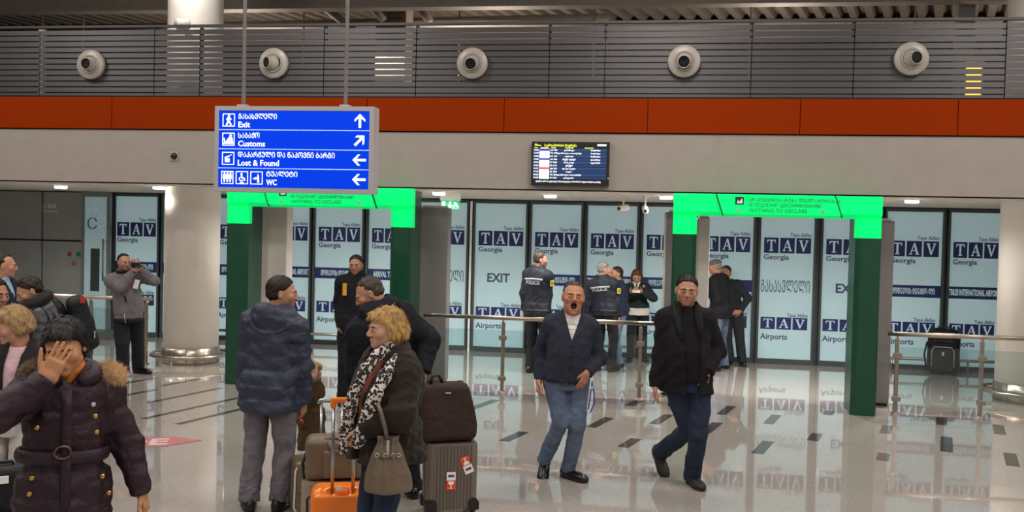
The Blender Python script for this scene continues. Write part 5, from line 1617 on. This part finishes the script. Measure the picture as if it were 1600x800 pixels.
# ---- police officers and others by the glass
def police(lab, anchor, ht, yaw, head, hyaw, hm, girth, arm_px, beard, lettering):
    p = Person(lab, anchor, ht, yaw, head=head, hyaw=hyaw, hpitch=2, girth=girth, near=False)
    p.stand(.11); p.hang(1, .08); p.arm(-1, p.V(*arm_px), (1, 0, 0))
    p.body(dict(skin='bb8a72', brow=B_mid, beard=beard, flush=.5), {}, hres=.0055)
    p.hair(hm, .007, low=-.05, recede=.01)
    jk = p.top('jacket', F_police, t=.03, hem=p.A[2]+.84, collar=dict(h=.06, r=.085, spread=.01), wr=.010, flare=.005, sl=(.055, .052, .05, .044))
    w = p.L*.80
    obj('reflective_stripe', MB().tube([backpt(p, u, w-.02-.06*abs(u), .043) for u in np.linspace(-.15, .15, 11)], .016, 6, flat=1.0), M_refl, jk)
    c = backpt(p, 0, p.L*.66, .046)
    me = text_mesh('POLICE', .075, .004).copy(); me.materials.clear()
    xs_ = [v.co.x for v in me.vertices]; mid = (max(xs_)+min(xs_))/2
    for v in me.vertices:
        u = -(v.co.x-mid)*.95
        q = backpt(p, u, p.L*.64+v.co.z, .044-v.co.y*2)
        v.co = q
    obj('lettering', me, M_refl, jk)
    e = p.sh[-1]*.62+p.elb[-1]*.38
    out = nrm(-p.left+np.array([0, -.6, 0]))
    R_ = axes_from(math.degrees(math.atan2(out[0], -out[1])))
    patch('sleeve_badge', M_yellow, e+out*.105, R_, .034, .042, .006, jk)
    patch('badge_shield', mat('badge_green', '5c6a34', .6), e+out*.112, R_, .018, .024, .004, jk)
    obj('belt', MB().tube([p.P+np.array([0, 0, .0])+p.RP @ np.array([.19*girth*math.cos(a), .15*girth*math.sin(a), 0]) for a in np.linspace(0, 2*math.pi, 21)[:-1]], .02, 6, closed=True), M_black, p.root)
    p.trousers(F_dtrous, t=.014); p.shoes(M_shoe, boot=.04)
    return p
police('officer with dark cropped hair in a navy police jacket, seen from behind', (837, 583), 1.78, 148, (845, 406, 0), 100, H_cropped, 1.12, (853, 492, .05), .2, True)
police('grey-haired officer in a navy police jacket lettered POLICE on the back', (944, 580), 1.76, 160, (944, 421, 0), 112, H_grey, 1.15, (963, 500, -.02), .1, True)

p = Person('man in a dark blue jacket half hidden behind the grey-haired officer', (966, 573), 1.72, -80, head=(963, 428, 0), hyaw=-65, near=False)
p.stand(.1); p.hang(1, .08); p.hang(-1)
p.body(dict(skin='b8896f', brow=B_dark), {}, hres=.006); p.hair(H_brown, .008)
p.top('jacket', fabric('blue_jacket', '202a3e'), t=.028, hem=.8, collar=dict(h=.04, r=.078), wr=.008); p.trousers(F_jean); p.shoes(M_shoe)

p = Person('woman in a dark green sweater and white shirt reading a note', (994, 565), 1.68, 0, head=(995, 432, -.02), hpitch=24, female=True, near=False, girth=1.02)
p.leg(-1, floor_pt(p, 984, 565), (-.3, -1, 0)); p.leg(1, floor_pt(p, 1005, 564), (.35, -1, 0))
p.arm(-1, p.V(985, 456, -.27), (-1, .2, -.6)); p.arm(1, p.V(1002, 456, -.27), (1, .2, -.6))
p.body(dict(skin='c69c86', brow=B_mid), {-1: dict(dir=(.5, -.6, .25), palm=(.2, .4, 1), curl=.35), 1: dict(dir=(-.5, -.6, .25), palm=(-.2, .4, 1), curl=.35)}, hres=.0055)
p.hair(H_auburn, .015, style='long', low=-.25)
p.top('shirt', F_white, t=.016, hem=p.V(993, 492, 0)[2], sleeves=False, collar=dict(h=.03, r=.064), wr=.006, flare=.03)
sw = p.top('sweater', F_green, t=.024, hem=p.V(993, 481, 0)[2], collar=dict(h=.01, r=.07), vneck=(.72, .06), wr=.007, flare=.0)
obj('tie', MB().tube([p.V(995, 444, -.15), p.V(994, 452, -.165)], .014, 6, flat=.6), F_black, p.root)
patch('crest', M_refl, p.V(1006, 447, -.165), p.RP, .018, .02, .004, sw)
p.trousers(F_dtrous, t=.010, th=(.088, .07, .066, .064)); p.shoes(M_shoe)
nb = p.V(994, 455, -.36)
o = obj('note_pad', MB().box(-.06, .06, -.04, .04, 0, .012, .002), mat('paper_white', 'e6e4e0', .6), None, tuple(p.A+p.xl*nb[0]+p.yl*nb[1]+np.array([0, 0, nb[2]-.005])), (math.radians(28), 0, p.rz)); tag(o, 'white note pad held by the woman in green', 'note pad')

p = Person('man in a grey flat cap, black coat and blue jeans in the right gate', (1128, 578), 1.78, -115, head=(1117, 417, 0), hyaw=-95, hpitch=10, girth=1.1, near=False, pelvis=(1127, 490, 0))
p.leg(1, floor_pt(p, 1118, 580), (-.9, -.3, 0)); p.leg(-1, floor_pt(p, 1132, 576), (-.7, .5, 0))
p.arm(1, p.V(1110, 489, -.06), (.8, -.6, 0)); p.arm(-1, p.V(1108, 452, -.1), (0, .8, -.6))
p.body(dict(skin='bd8a74', brow=B_mid, flush=.5), {1: dict(curl=.5), -1: dict(dir=(0, -.3, .9), curl=.4, palm=(0, 1, 0))}, hres=.006)
p.hair(H_grey, .006, low=-.05)
cp = Field(p.Hc-.22, p.Hc+.22, .007)
cp.ell(p.H(0, .012, .065), np.array([.092, .108, .052])*p.hs, p.RH, 0); cp.ell(p.H(0, -.085, .05), np.array([.065, .055, .014])*p.hs, p.RH, .025)
X, Y, Z = cp.grid(); cp.a = np.maximum(cp.a, -((X-p.Hc[0])*p.RH[0, 2]+(Y-p.Hc[1])*p.RH[1, 2]+(Z-p.Hc[2])*p.RH[2, 2])+.036*p.hs).astype(np.float32)
obj('flat_cap', cp.mesh('flat_cap'), fabric('cap_tweed', '6a6766', var=.2), p.b)
p.top('shirt', fabric('blue_shirt', '9fb2cc'), t=.006, hem=.95, sleeves=False, collar=dict(h=.045, r=.064), wr=.0)
p.top('coat', F_black, t=.032, hem=p.V(1127, 497, 0)[2], collar=dict(h=.03, r=.08, spread=.01), vneck=(.6, .08), wr=.008); p.trousers(F_jean, seed=5, wr=.009); p.shoes(M_shoe)

p = Person('man in a dark grey sweater with his hand on his hip, behind the capped man', (1150, 570), 1.74, -8, head=(1134, 426, 0), hyaw=-25, girth=1.06, near=False, pelvis=(1143, 494, 0))
p.leg(1, floor_pt(p, 1159, 571), (.2, -1, 0)); p.leg(-1, floor_pt(p, 1140, 570), (-.3, -1, 0))
p.arm(1, p.V(1157, 485, -.12), (1, .5, .2)); p.hang(-1)
p.body(dict(skin='bf8d76', brow=B_mid), {1: dict(dir=(-.8, -.2, -.3), curl=.2, palm=(-.1, .9, -.2))}, hres=.006); p.hair(H_cropped, .007)
p.top('shirt', F_white, t=.004, hem=1.2, sleeves=False, collar=dict(h=.035, r=.066), wr=.0, trap=False)
p.top('sweater', F_charcoal, t=.02, hem=p.V(1143, 487, 0)[2], collar=dict(h=.008, r=.07), vneck=(.8, .06), wr=.006); p.trousers(F_charcoal, th=(.098, .084, .08, .078)); p.shoes(M_shoe)

# ---- man taking a picture at left
p = Person('balding man in a grey jacket holding a camera to his eye', (205, 589), 1.76, 14, head=(194, 410, -.02), hyaw=26, hpitch=4, girth=1.08, belly=.035, near=False, pelvis=(200, 502, 0))
p.leg(-1, floor_pt(p, 192, 589), (-.1, -1, 0)); p.leg(1, floor_pt(p, 216, 583), (.8, -.7, 0))
p.arm(-1, p.V(207, 424, -.24), (-.5, -.5, -1)); p.arm(1, p.V(217, 418, -.14), (1, -.2, -.7))
p.body(dict(skin='b28468', brow=B_dark, beard=.3), {-1: dict(dir=(.5, -.2, .8), curl=.6, palm=(.3, .9, 0)), 1: dict(dir=(-.4, -.4, .5), curl=.6, palm=(-.5, .6, .4))}, hres=.0055, handres=.0055)
p.hair(H_black, .007, front=.034, low=-.04, recede=.012)
jk = p.top('jacket', F_greyjacket, t=.028, hem=p.V(200, 500, 0)[2], collar=dict(h=.05, r=.078, spread=.01), wr=.009, sl=(.055, .05, .048, .042))
obj('collar_trim', MB().tube([p.N+p.RT @ np.array([.10*math.cos(a), .095*math.sin(a), .03+.02*math.sin(a)]) for a in np.linspace(-2.6, 2.6+math.pi*0, 20)], .022, 8), F_black, jk)
for q in (-1, 1):
    d = nrm(p.wri[q]-p.elb[q]); obj('cuff', MB().tube([p.wri[q]-d*.06, p.wri[q]+d*.005], .056, 12), F_black, jk)
obj('hem_band', MB().tube([np.array([p.P[0], p.P[1], p.V(200, 499, 0)[2]])+p.RP @ np.array([.178*math.cos(a), .165*math.sin(a)-.015, 0]) for a in np.linspace(0, 2*math.pi, 25)[:-1]], .03, 8, closed=True), F_black, jk)
obj('pocket_zip', MB().tube([p.V(195, 462, -.2), p.V(197, 472, -.205)], .012, 6), F_black, jk)
obj('badge_card', MB().box(-.03, .03, -.004, .004, -.06, .06), F_white, jk, tuple(p.V(213, 444, -.22)), (0, .25, 0))
obj('key_ring', MB().tube([p.V(194, 490, -.19), p.V(195, 496, -.2), p.V(196, 505, -.2)], .006, 6), M_silver, p.root)
p.trousers(F_dtrous, t=.014, th=(.108, .095, .09, .082)); p.shoes(M_shoe, size=1.05)
cw = p.V(212, 414, -.24)
cm = empty('camera', tuple(p.A+p.xl*cw[0]+p.yl*cw[1]+np.array([0, 0, cw[2]-.035])), p.rz+.4, 'small black camera held at the eye of the man in grey', 'camera')
obj('body', MB().box(-.055, .055, -.025, .03, 0, .07, .006), M_black, cm); obj('lens', MB().lathe([(0, 0), (.03, 0), (.033, .05), (.024, .052), (.02, .03), (0, .03)], c=(0, -.025, .035), axis=(0, -1, 0), seg=20), M_black, cm)

# ---- group at the left edge
p = Person('older woman with short ash-blond hair in a dark coat, looking down', (14, 852), 1.58, -25, head=(19, 509, -.02), hyaw=-78, hpitch=16, hs=1.0, girth=1.2, female=True, pelvis=(18, 690, 0))
p.stand(.09); p.hang(1, .06); p.hang(-1, .06)
p.body(dict(skin='c08d76', brow=B_mid, w=1.03, flush=.5), {}); p.hair(H_ash, .016, style='bob', low=-.07, wave=.004, lock=.04)
p.top('top', F_pink, t=.012, hem=.86, sleeves=False, collar=dict(h=-.005, r=.068), wr=.003)
p.top('coat', fabric('dark_brown_coat', '221d1b', sheen=.05, bump=.5), t=.042, hem=p.V(15, 648, 0)[2], collar=dict(h=.05, r=.085, spread=.03), openf=(.05, .028, .0, .02), wr=.012, wfreq=16)
p.trousers(F_light, t=.012); p.shoes(M_shoe)

p = Person('man in a black leather jacket with fur collar bending forward', (97, 735), 1.76, -102, head=(46, 455, .0), hyaw=-82, hpitch=28, girth=1.2, pelvis=(108, 588, .0), syaw=-118)
p.leg(1, floor_pt(p, 90, 735), (-1, -.1, 0)); p.leg(-1, floor_pt(p, 104, 728), (-1, .2, 0))
p.arm(1, p.V(60, 600, -.24), (.7, -.6, 0)); p.arm(-1, p.V(50, 590, .2), (.6, .5, 0))
p.body(dict(skin='b78a70', brow=B_dark, beard=.3), {}); p.hair(H_brown, .009, low=-.045)
jk = p.top('jacket', M_leather, t=.034, hem=.86, collar=dict(h=.05, r=.085), wr=.009, wfreq=18, sl=(.06, .055, .052, .046), seed=21)
ring = [p.N+p.RT @ np.array([.10*math.cos(a), .095*math.sin(a)+.015, .025]) for a in np.linspace(-.9, math.pi+.9, 14)]
hk = Field(np.min(ring, 0)-.1, np.max(ring, 0)+.1, .009)
for a, b in zip(ring[:-1], ring[1:]): hk.cone(a, b, .042, .042, .02)
F_bf = mat('black_fur', '1d1815', .8, var=.4, scale=14)
cb = obj('fur_collar', hk.mesh('fur_collar'), F_bf, jk); fur('fur_hair', F_bf, cb, ring, .040, .03, 8000, 5)
p.trousers(F_black); p.shoes(M_shoe)
bk = p.V(128, 505, .06)
rt = empty('backpack', tuple(p.A+p.xl*bk[0]+p.yl*bk[1]+np.array([0, 0, bk[2]-.24])), p.rz, 'black backpack on the back of the man in leather', 'backpack')
f = Field((-.2, -.25, -.02), (.2, .25, .52), .01)
Rb = axes_from(0, 0, 0); a_ = math.radians(14); Rb = np.array([[math.cos(a_), 0, math.sin(a_)], [0, 1, 0], [-math.sin(a_), 0, math.cos(a_)]]).T
f.rbox((0, 0, .24), (.085, .16, .23), .07, Rb, 0); f.rbox((.07, 0, .17), (.04, .12, .13), .035, Rb, .03); f.wrinkle(.01, 22, 3)
F_pack = fabric('black_nylon', '121216', .55)
obj('bag', f.mesh('bag'), F_pack, rt)
obj('red_tab', MB().box(-.02, .02, -.17, -.16, .42, .47, .004), mat('tab_red', 'a8281e', .5), rt)
obj('zip_pull', MB().box(.09, .10, -.17, -.16, .13, .19, .002), M_silver, rt)

p = Person('balding man in a blue jacket and pale shirt at the left edge, in profile', (2, 671), 1.77, 60, head=(8, 415, 0), hyaw=86, hpitch=4, girth=1.08, near=False)
p.stand(.1); p.hang(1); p.hang(-1)
p.body(dict(skin='bf8a72', brow=B_mid, flush=.6), {}, hres=.005); p.hair(H_brown, .006, front=.03, recede=.04, low=-.05)
p.top('shirt', fabric('blue_shirt', '9fb2cc'), t=.006, hem=.95, sleeves=False, collar=dict(h=.05, r=.066), wr=.0)
p.top('jacket', fabric('deep_blue', '1c2438'), t=.03, hem=.8, collar=dict(h=.02, r=.08), vneck=(.6, .08), wr=.008); p.trousers(F_black); p.shoes(M_shoe)

p = Person('dark-haired man in black peering in from the left edge', (-14, 800), 1.69, 30, head=(-8, 460, 0), hyaw=38, hpitch=6, girth=1.08)
p.stand(.1); p.hang(1); p.hang(-1)
p.body(dict(skin='a97a5e', brow=B_dark, beard=.4), {}); p.hair(H_black, .010, low=-.04)
p.top('jacket', F_black, t=.03, hem=.8, collar=dict(h=.04, r=.08), wr=.008); p.trousers(F_black); p.shoes(M_shoe)
print('people done')
# ================================================================== LUGGAGE
class Spot:
    def __init__(s, name, anchor, label, cat, turn=0.0, group=None, lift=0.0):
        A = fl(*anchor); dv = A-CC; dv[2] = 0
        s.yl = nrm(dv); s.xl = np.array([s.yl[1], -s.yl[0], 0]); s.A = A
        s.rz = math.atan2(-s.yl[0], s.yl[1])
        s.root = empty(name, (A[0], A[1], lift), s.rz+turn, label, cat, group)
def rr(w, d, r, n=6, ribs=0, rd=.006):
    """rounded rectangle outline, its long sides ribbed"""
    P = []
    for cx, cy, a0 in ((w-r, d-r, 0), (-w+r, d-r, 90), (-w+r, -d+r, 180), (w-r, -d+r, 270)):
        for k in range(n+1):
            a = math.radians(a0+90*k/n); P.append((cx+r*math.cos(a), cy+r*math.sin(a)))
        if ribs and a0 in (0, 180):
            sg = -1 if a0 == 0 else 1
            L = 2*(w-r); yy = d if a0 == 0 else -d
            for i in range(ribs):
                x0 = -sg*(w-r)+sg*L*(i+.15)/ribs
                st = L/ribs*sg
                q = rd if yy > 0 else -rd
                P += [(x0, yy), (x0+st*.25, yy+q), (x0+st*.5, yy+q), (x0+st*.7, yy)]
    return P
def wheel(x, y, root, r=.028):
    w = obj('wheel', MB().lathe([(0, -.012), (r, -.012), (r, .012), (0, .012)], c=(x, y, r), axis=(1, 0, 0), seg=18), M_rubber, root)
    obj('wheel_fork', MB().box(x-.022, x+.022, y-.02, y+.02, r+.004, r+.04, .004), M_black, w)
# grooved aluminium case with fragile stickers
S = Spot('suitcase', (701, 800), 'grooved grey metal suitcase with two orange and white fragile stickers', 'suitcase', math.radians(12))
w, d = .185, .12
M_alu = mat('case_metal', '8a8178', .3, .75, var=.08, scale=6, stretch=(1, 1, .2))
body = obj('shell', MB().prism(rr(w, d, .035, ribs=12, rd=.008), .055, .515, 'z'), M_alu, S.root)
obj('top_cap', MB().prism(rr(w-.004, d-.004, .035), .515, .53, 'z'), M_alu, S.root)
for x in (-w+.03, w-.03):
    for y in (-d+.03, d-.03):
        obj('corner_guard', MB().prism([(x-.042, .045), (x+.042, .045), (x+.042, .10), (x+.02, .13), (x-.02, .13), (x-.042, .10)], y-.04, y+.04, 'y'), M_black, S.root)
        wheel(x, y, S.root, .024)
for z in (.2, .42): obj('latch', MB().box(w-.002, w+.012, -.02, .02, z-.03, z+.03, .003), M_black, S.root)
obj('seam_band', MB().prism(rr(w+.003, .012, .01), .055, .52, 'z'), M_black, S.root)
M_so = mat('sticker_orange', 'd9481e', .5); M_sw = mat('sticker_white', 'ece8e6', .5)
def fragile(x, z, rot, flip):
    st = obj('sticker', MB().box(-.034, .034, -.0015, .0, -.065, .065), M_so, S.root, (x, -d-.0095, z), (0, rot, 0))
    zz = .033 if not flip else -.033
    obj('sticker_label', MB().box(-.033, .033, -.003, -.0015, zz-.03, zz+.03), M_sw, st)
    obj('label_print', MB().box(-.022, .022, -.004, -.003, zz-.006, zz+.012), mat('label_ink', '3a3f86', .5), st)
    g = -1 if not flip else 1
    f = MB().prism([(-.022, g*.005), (.022, g*.005), (.018, g*.022), (.004, g*.032), (.004, g*.05), (.018, g*.056), (-.018, g*.056), (-.004, g*.05), (-.004, g*.032), (-.018, g*.022)], -.004, -.0015, 'y')
    obj('glass_symbol', f, M_sw, st)
fragile(-.015, .265, 0, False); fragile(.10, .375, math.radians(-22), True)
# soft brown garment bag standing on it
def soft(name, S, mt, boxes, res=.01, wr=.008, fr=18, seed=1, cutz=None):
    los = np.min([np.array(b[0])-np.array(b[1]) for b in boxes], 0); his = np.max([np.array(b[0])+np.array(b[1]) for b in boxes], 0)
    f = Field(los-.05, his+.05, res)
    for c, h, r in boxes: f.rbox(c, h, r, None, .04)
    if cutz: cutz(f)
    f.wrinkle(wr, fr, seed)
    if True:
        X, Y, Z = f.grid(); f.a = np.maximum(f.a, los[2]+.002-Z+0*X+0*Y).astype(np.float32)
    return obj(name, f.mesh(name), mt, S.root)
M_brown = fabric('dark_brown_canvas', '34251f', .7, bump=.3); M_taupe = mat('taupe_leather', '6a5b49', .45, var=.12, scale=14, bump=.25, bscale=60)
S = Spot('garment_bag', (699, 800), 'large dark brown soft bag standing on the grooved metal suitcase', 'bag', math.radians(12), lift=.532)
def taper(f):
    X, Y, Z = f.grid(); f.a = np.maximum(f.a, (np.maximum((X+.02)-(.245-.30*np.clip(Z, 0, .46)**1.15), -(X+.02)-(.21-.05*np.clip(Z, 0, .46))))*.9+0*Y).astype(np.float32)
    f.a = np.maximum(f.a, (Z-.43-.10*(X+.1)*(X < .1))*.9 + 0*Y).astype(np.float32)
soft('body', S, M_brown, [((-.015, 0, .22), (.215, .10, .22), .06)], wr=.012, fr=16, cutz=taper)
obj('handle', MB().tube([(-.15, -.02, .41), (-.14, -.02, .475), (-.09, -.02, .485), (-.06, -.02, .42)], .012, 8), M_black, S.root)
obj('name_plate', MB().box(-.055, -.015, -.112, -.1, .36, .369, .002), M_silver, S.root)
# orange trolley case
S = Spot('suitcase', (533, 884), 'bright orange hard-shell trolley suitcase with extended handle', 'suitcase', math.radians(0))
M_or = mat('orange_shell', 'f07a12', .3, var=.05, scale=8, coat=.4)
f = Field((-.25, -.2, 0), (.25, .2, .55), .006)
f.rbox((0, 0, .275), (.19, .115, .225), .06, None, 0)
f.rbox((0, -.13, .28), (.17, .012, .19), .010, None, .03)
f.ell((0, -.085, .51), (.10, .05, .065), None, .02, cut=True)
f.rbox((0, -.075, .46), (.03, .03, .032), .012, None, .01)
obj('shell', f.mesh('shell'), M_or, S.root)
hd = empty_none = None
for x in (-.062, .062): obj('handle_tube', MB().tube([(x, -.06, .42), (x, -.06, 1.03)], .0105, 12), mat('handle_alu', 'a5a7ac', .25, .9), S.root)
obj('handle_grip', MB().box(-.082, .082, -.078, -.042, 1.015, 1.048, .012).box(-.082, -.045, -.076, -.044, .985, 1.03, .008).box(.045, .082, -.076, -.044, .985, 1.03, .008), M_or, S.root)
for x in (-.14, .14):
    for y in (-.07, .07): wheel(x, y, S.root, .026)
obj('luggage_tag', MB().box(-.04, -.005, -.09, -.085, .487, .515, .002), M_sw, S.root)
obj('side_handle', MB().tube([(-.196, -.02, .30), (-.21, -.02, .32), (-.21, -.02, .42), (-.196, -.02, .44)], .008, 8), M_black, S.root)
# silver case behind it
S = Spot('suitcase', (516, 848), 'silver grooved suitcase standing behind the orange one', 'suitcase')
w, d = .19, .115
obj('shell', MB().prism(rr(w, d, .04, ribs=13), .05, .42, 'z'), mat('silver_shell', 'a59d90', .35, .5), S.root)
obj('top_cap', MB().prism(rr(w-.004, d-.004, .04), .42, .432, 'z'), mat('silver_shell', 'a59d90', .35, .5), S.root)
for x in (-.075, .06): obj('handle_tube', MB().tube([(x, .108, .40), (x, .108, .915)], .010, 10), mat('handle_alu', 'a5a7ac', .25, .9), S.root)
obj('handle_grip', MB().tube([(-.10, .108, .905), (-.08, .108, .92), (.065, .108, .92), (.085, .108, .905)], .015, 10), mat('handle_alu', 'a5a7ac', .25, .9), S.root)
for x in (-.14, .14):
    for y in (-.07, .07): wheel(x, y, S.root, .024)
# taupe holdall on the silver case
S = Spot('travel_bag', (528, 848), 'taupe soft travel bag behind the orange suitcase handle', 'bag', lift=.434)
soft('body', S, M_taupe, [((0, -.015, .14), (.215, .085, .14), .05)], wr=.012, fr=20, seed=5)
soft_p = soft('front_pocket', S, M_taupe, [((.02, -.10, .11), (.12, .02, .09), .015)], res=.008, wr=.006)
obj('handle', MB().tube([(-.07, -.1, .26), (-.05, -.115, .20), (.03, -.12, .19), (.08, -.1, .26)], .012, 8), M_taupe, S.root)
obj('zip', MB().tube([(-.20, -.07, .262), (0, -.085, .275), (.2, -.07, .262)], .006, 6), mat('zip_brown', '3a3027', .5), S.root)
obj('zip_pull', MB().box(-.165, -.155, -.10, -.095, .19, .24, .002), M_silver, S.root)
obj('strap', MB().tube([(-.205, 0, .2), (-.235, -.02, .1), (-.225, -.02, .0)], .010, 8), M_black, S.root)
# taupe satchel standing on the floor left of it
S = Spot('satchel', (470, 806), 'slim taupe satchel with pale piping, left of the silver suitcase', 'bag', math.radians(8))
soft('body', S, M_taupe, [((0, 0, .21), (.065, .13, .21), .03)], wr=.006)
obj('piping', MB().tube([(-.03, -.13, .41), (-.06, -.13, .36), (-.068, -.13, .1), (-.03, -.13, .015)], .007, 6), mat('pale_piping', 'cfc6b6', .5), S.root)
obj('flap', MB().box(-.05, .055, -.14, -.128, .20, .41, .006), M_taupe, S.root)
# bucket handbag on the blonde woman's arm
S = Spot('handbag', (602, 950), 'taupe leather bucket handbag hanging from the blonde woman\'s arm', 'handbag', lift=.643)
f = Field((-.2, -.2, -.03), (.2, .2, .36), .007)
f.loft((0, 0, 0), np.eye(3), [(0, .125, .075, 0), (.02, .132, .08, 0), (.10, .125, .078, 0), (.20, .085, .055, 0), (.27, .05, .035, 0), (.30, .055, .04, 0)], 0)
X, Y, Z = f.grid(); f.a += (.009*np.clip(Z/.28, 0, 1)*np.cos(np.arctan2(Y, X)*9)).astype(np.float32); f.wrinkle(.006, 26, 3)
obj('body', f.mesh('body'), M_taupe, S.root)
obj('strap', MB().tube([(-.005, -.03, .28), (-.02, -.07, .36), (-.045, -.09, .45), (-.06, -.06, .485), (-.06, .02, .475), (-.05, .06, .40), (-.02, .03, .29)], .011, 8, flat=1.0), M_taupe, S.root)
obj('drawstring', MB().tube([(-.065, -.05, .215), (-.02, -.068, .20), (.03, -.068, .215), (.06, -.05, .22)], .006, 8), M_taupe, S.root)
for x in (-.06, -.015, .025, .055): obj('eyelet', MB().tube([(x+.010*math.cos(a), -.066+.25*abs(x)**1.3, .212+.010*math.sin(a)) for a in np.linspace(0, 6.28, 11)[:-1]], .003, 6, closed=True), M_silver, S.root)
obj('clasp', MB().box(-.012, .004, -.055, -.045, .215, .29, .003), M_silver, S.root)
# black case at the left edge
S = Spot('suitcase', (2, 932), 'black fabric suitcase with a small white tag at the left edge', 'suitcase')
F_case = fabric('black_case', '16171b', .6)
soft('body', S, F_case, [((0, 0, .385), (.155, .11, .345), .04)], wr=.006)
soft('front_pocket', S, F_case, [((0, -.12, .30), (.12, .025, .2), .02)], wr=.004)
obj('handle', MB().tube([(-.05, -.02, .72), (-.05, -.02, .75), (.05, -.02, .75), (.05, -.02, .72)], .010, 8), M_black, S.root)
obj('tag', MB().box(-.02, .03, -.13, -.12, .655, .695, .002), M_sw, S.root)
obj('zip', MB().tube([(.08, -.148, .5), (.105, -.148, .42)], .005, 6), M_silver, S.root)
for x in (-.11, .11):
    for y in (-.07, .07): wheel(x, y, S.root, .028)
# black trolley bag by the glass at right
S = Spot('trolley_bag', (1473, 585), 'black wheeled backpack standing before the glass at the right', 'bag')
F_tb = fabric('black_ballistic', '121317', .5)
soft('body', S, F_tb, [((0, 0, .36), (.235, .13, .33), .09), ((0, 0, .60), (.19, .11, .12), .08)], wr=.008, fr=14)
soft('front_pocket', S, F_tb, [((-.01, -.14, .27), (.17, .03, .2), .025)], res=.01, wr=.004)
soft('upper_pocket', S, F_tb, [((0, -.125, .57), (.16, .02, .075), .015)], res=.01, wr=.004)
obj('handle', MB().tube([(-.09, 0, .70), (-.08, 0, .745), (.08, 0, .745), (.09, 0, .70)], .012, 8), M_black, S.root)
obj('zip', MB().tube([(-.165, -.172, .13), (-.165, -.172, .38), (-.13, -.172, .44), (.11, -.172, .44), (.15, -.172, .38), (.15, -.172, .13)], .006, 6), M_silver, S.root)
obj('emblem', MB().lathe([(0, 0), (.022, 0), (.018, .006), (0, .007)], c=(0, -.148, .6), axis=(0, -1, 0), seg=16), M_silver, S.root)
obj('zip_pull', MB().box(-.02, .01, -.18, -.172, .31, .37, .002), M_silver, S.root)
obj('strap', MB().tube([(-.235, -.02, .5), (-.275, -.03, .3), (-.24, -.02, .1)], .014, 8), F_tb, S.root)
for x in (-.16, .16): wheel(x, .03, S.root, .035)
print('luggage done')
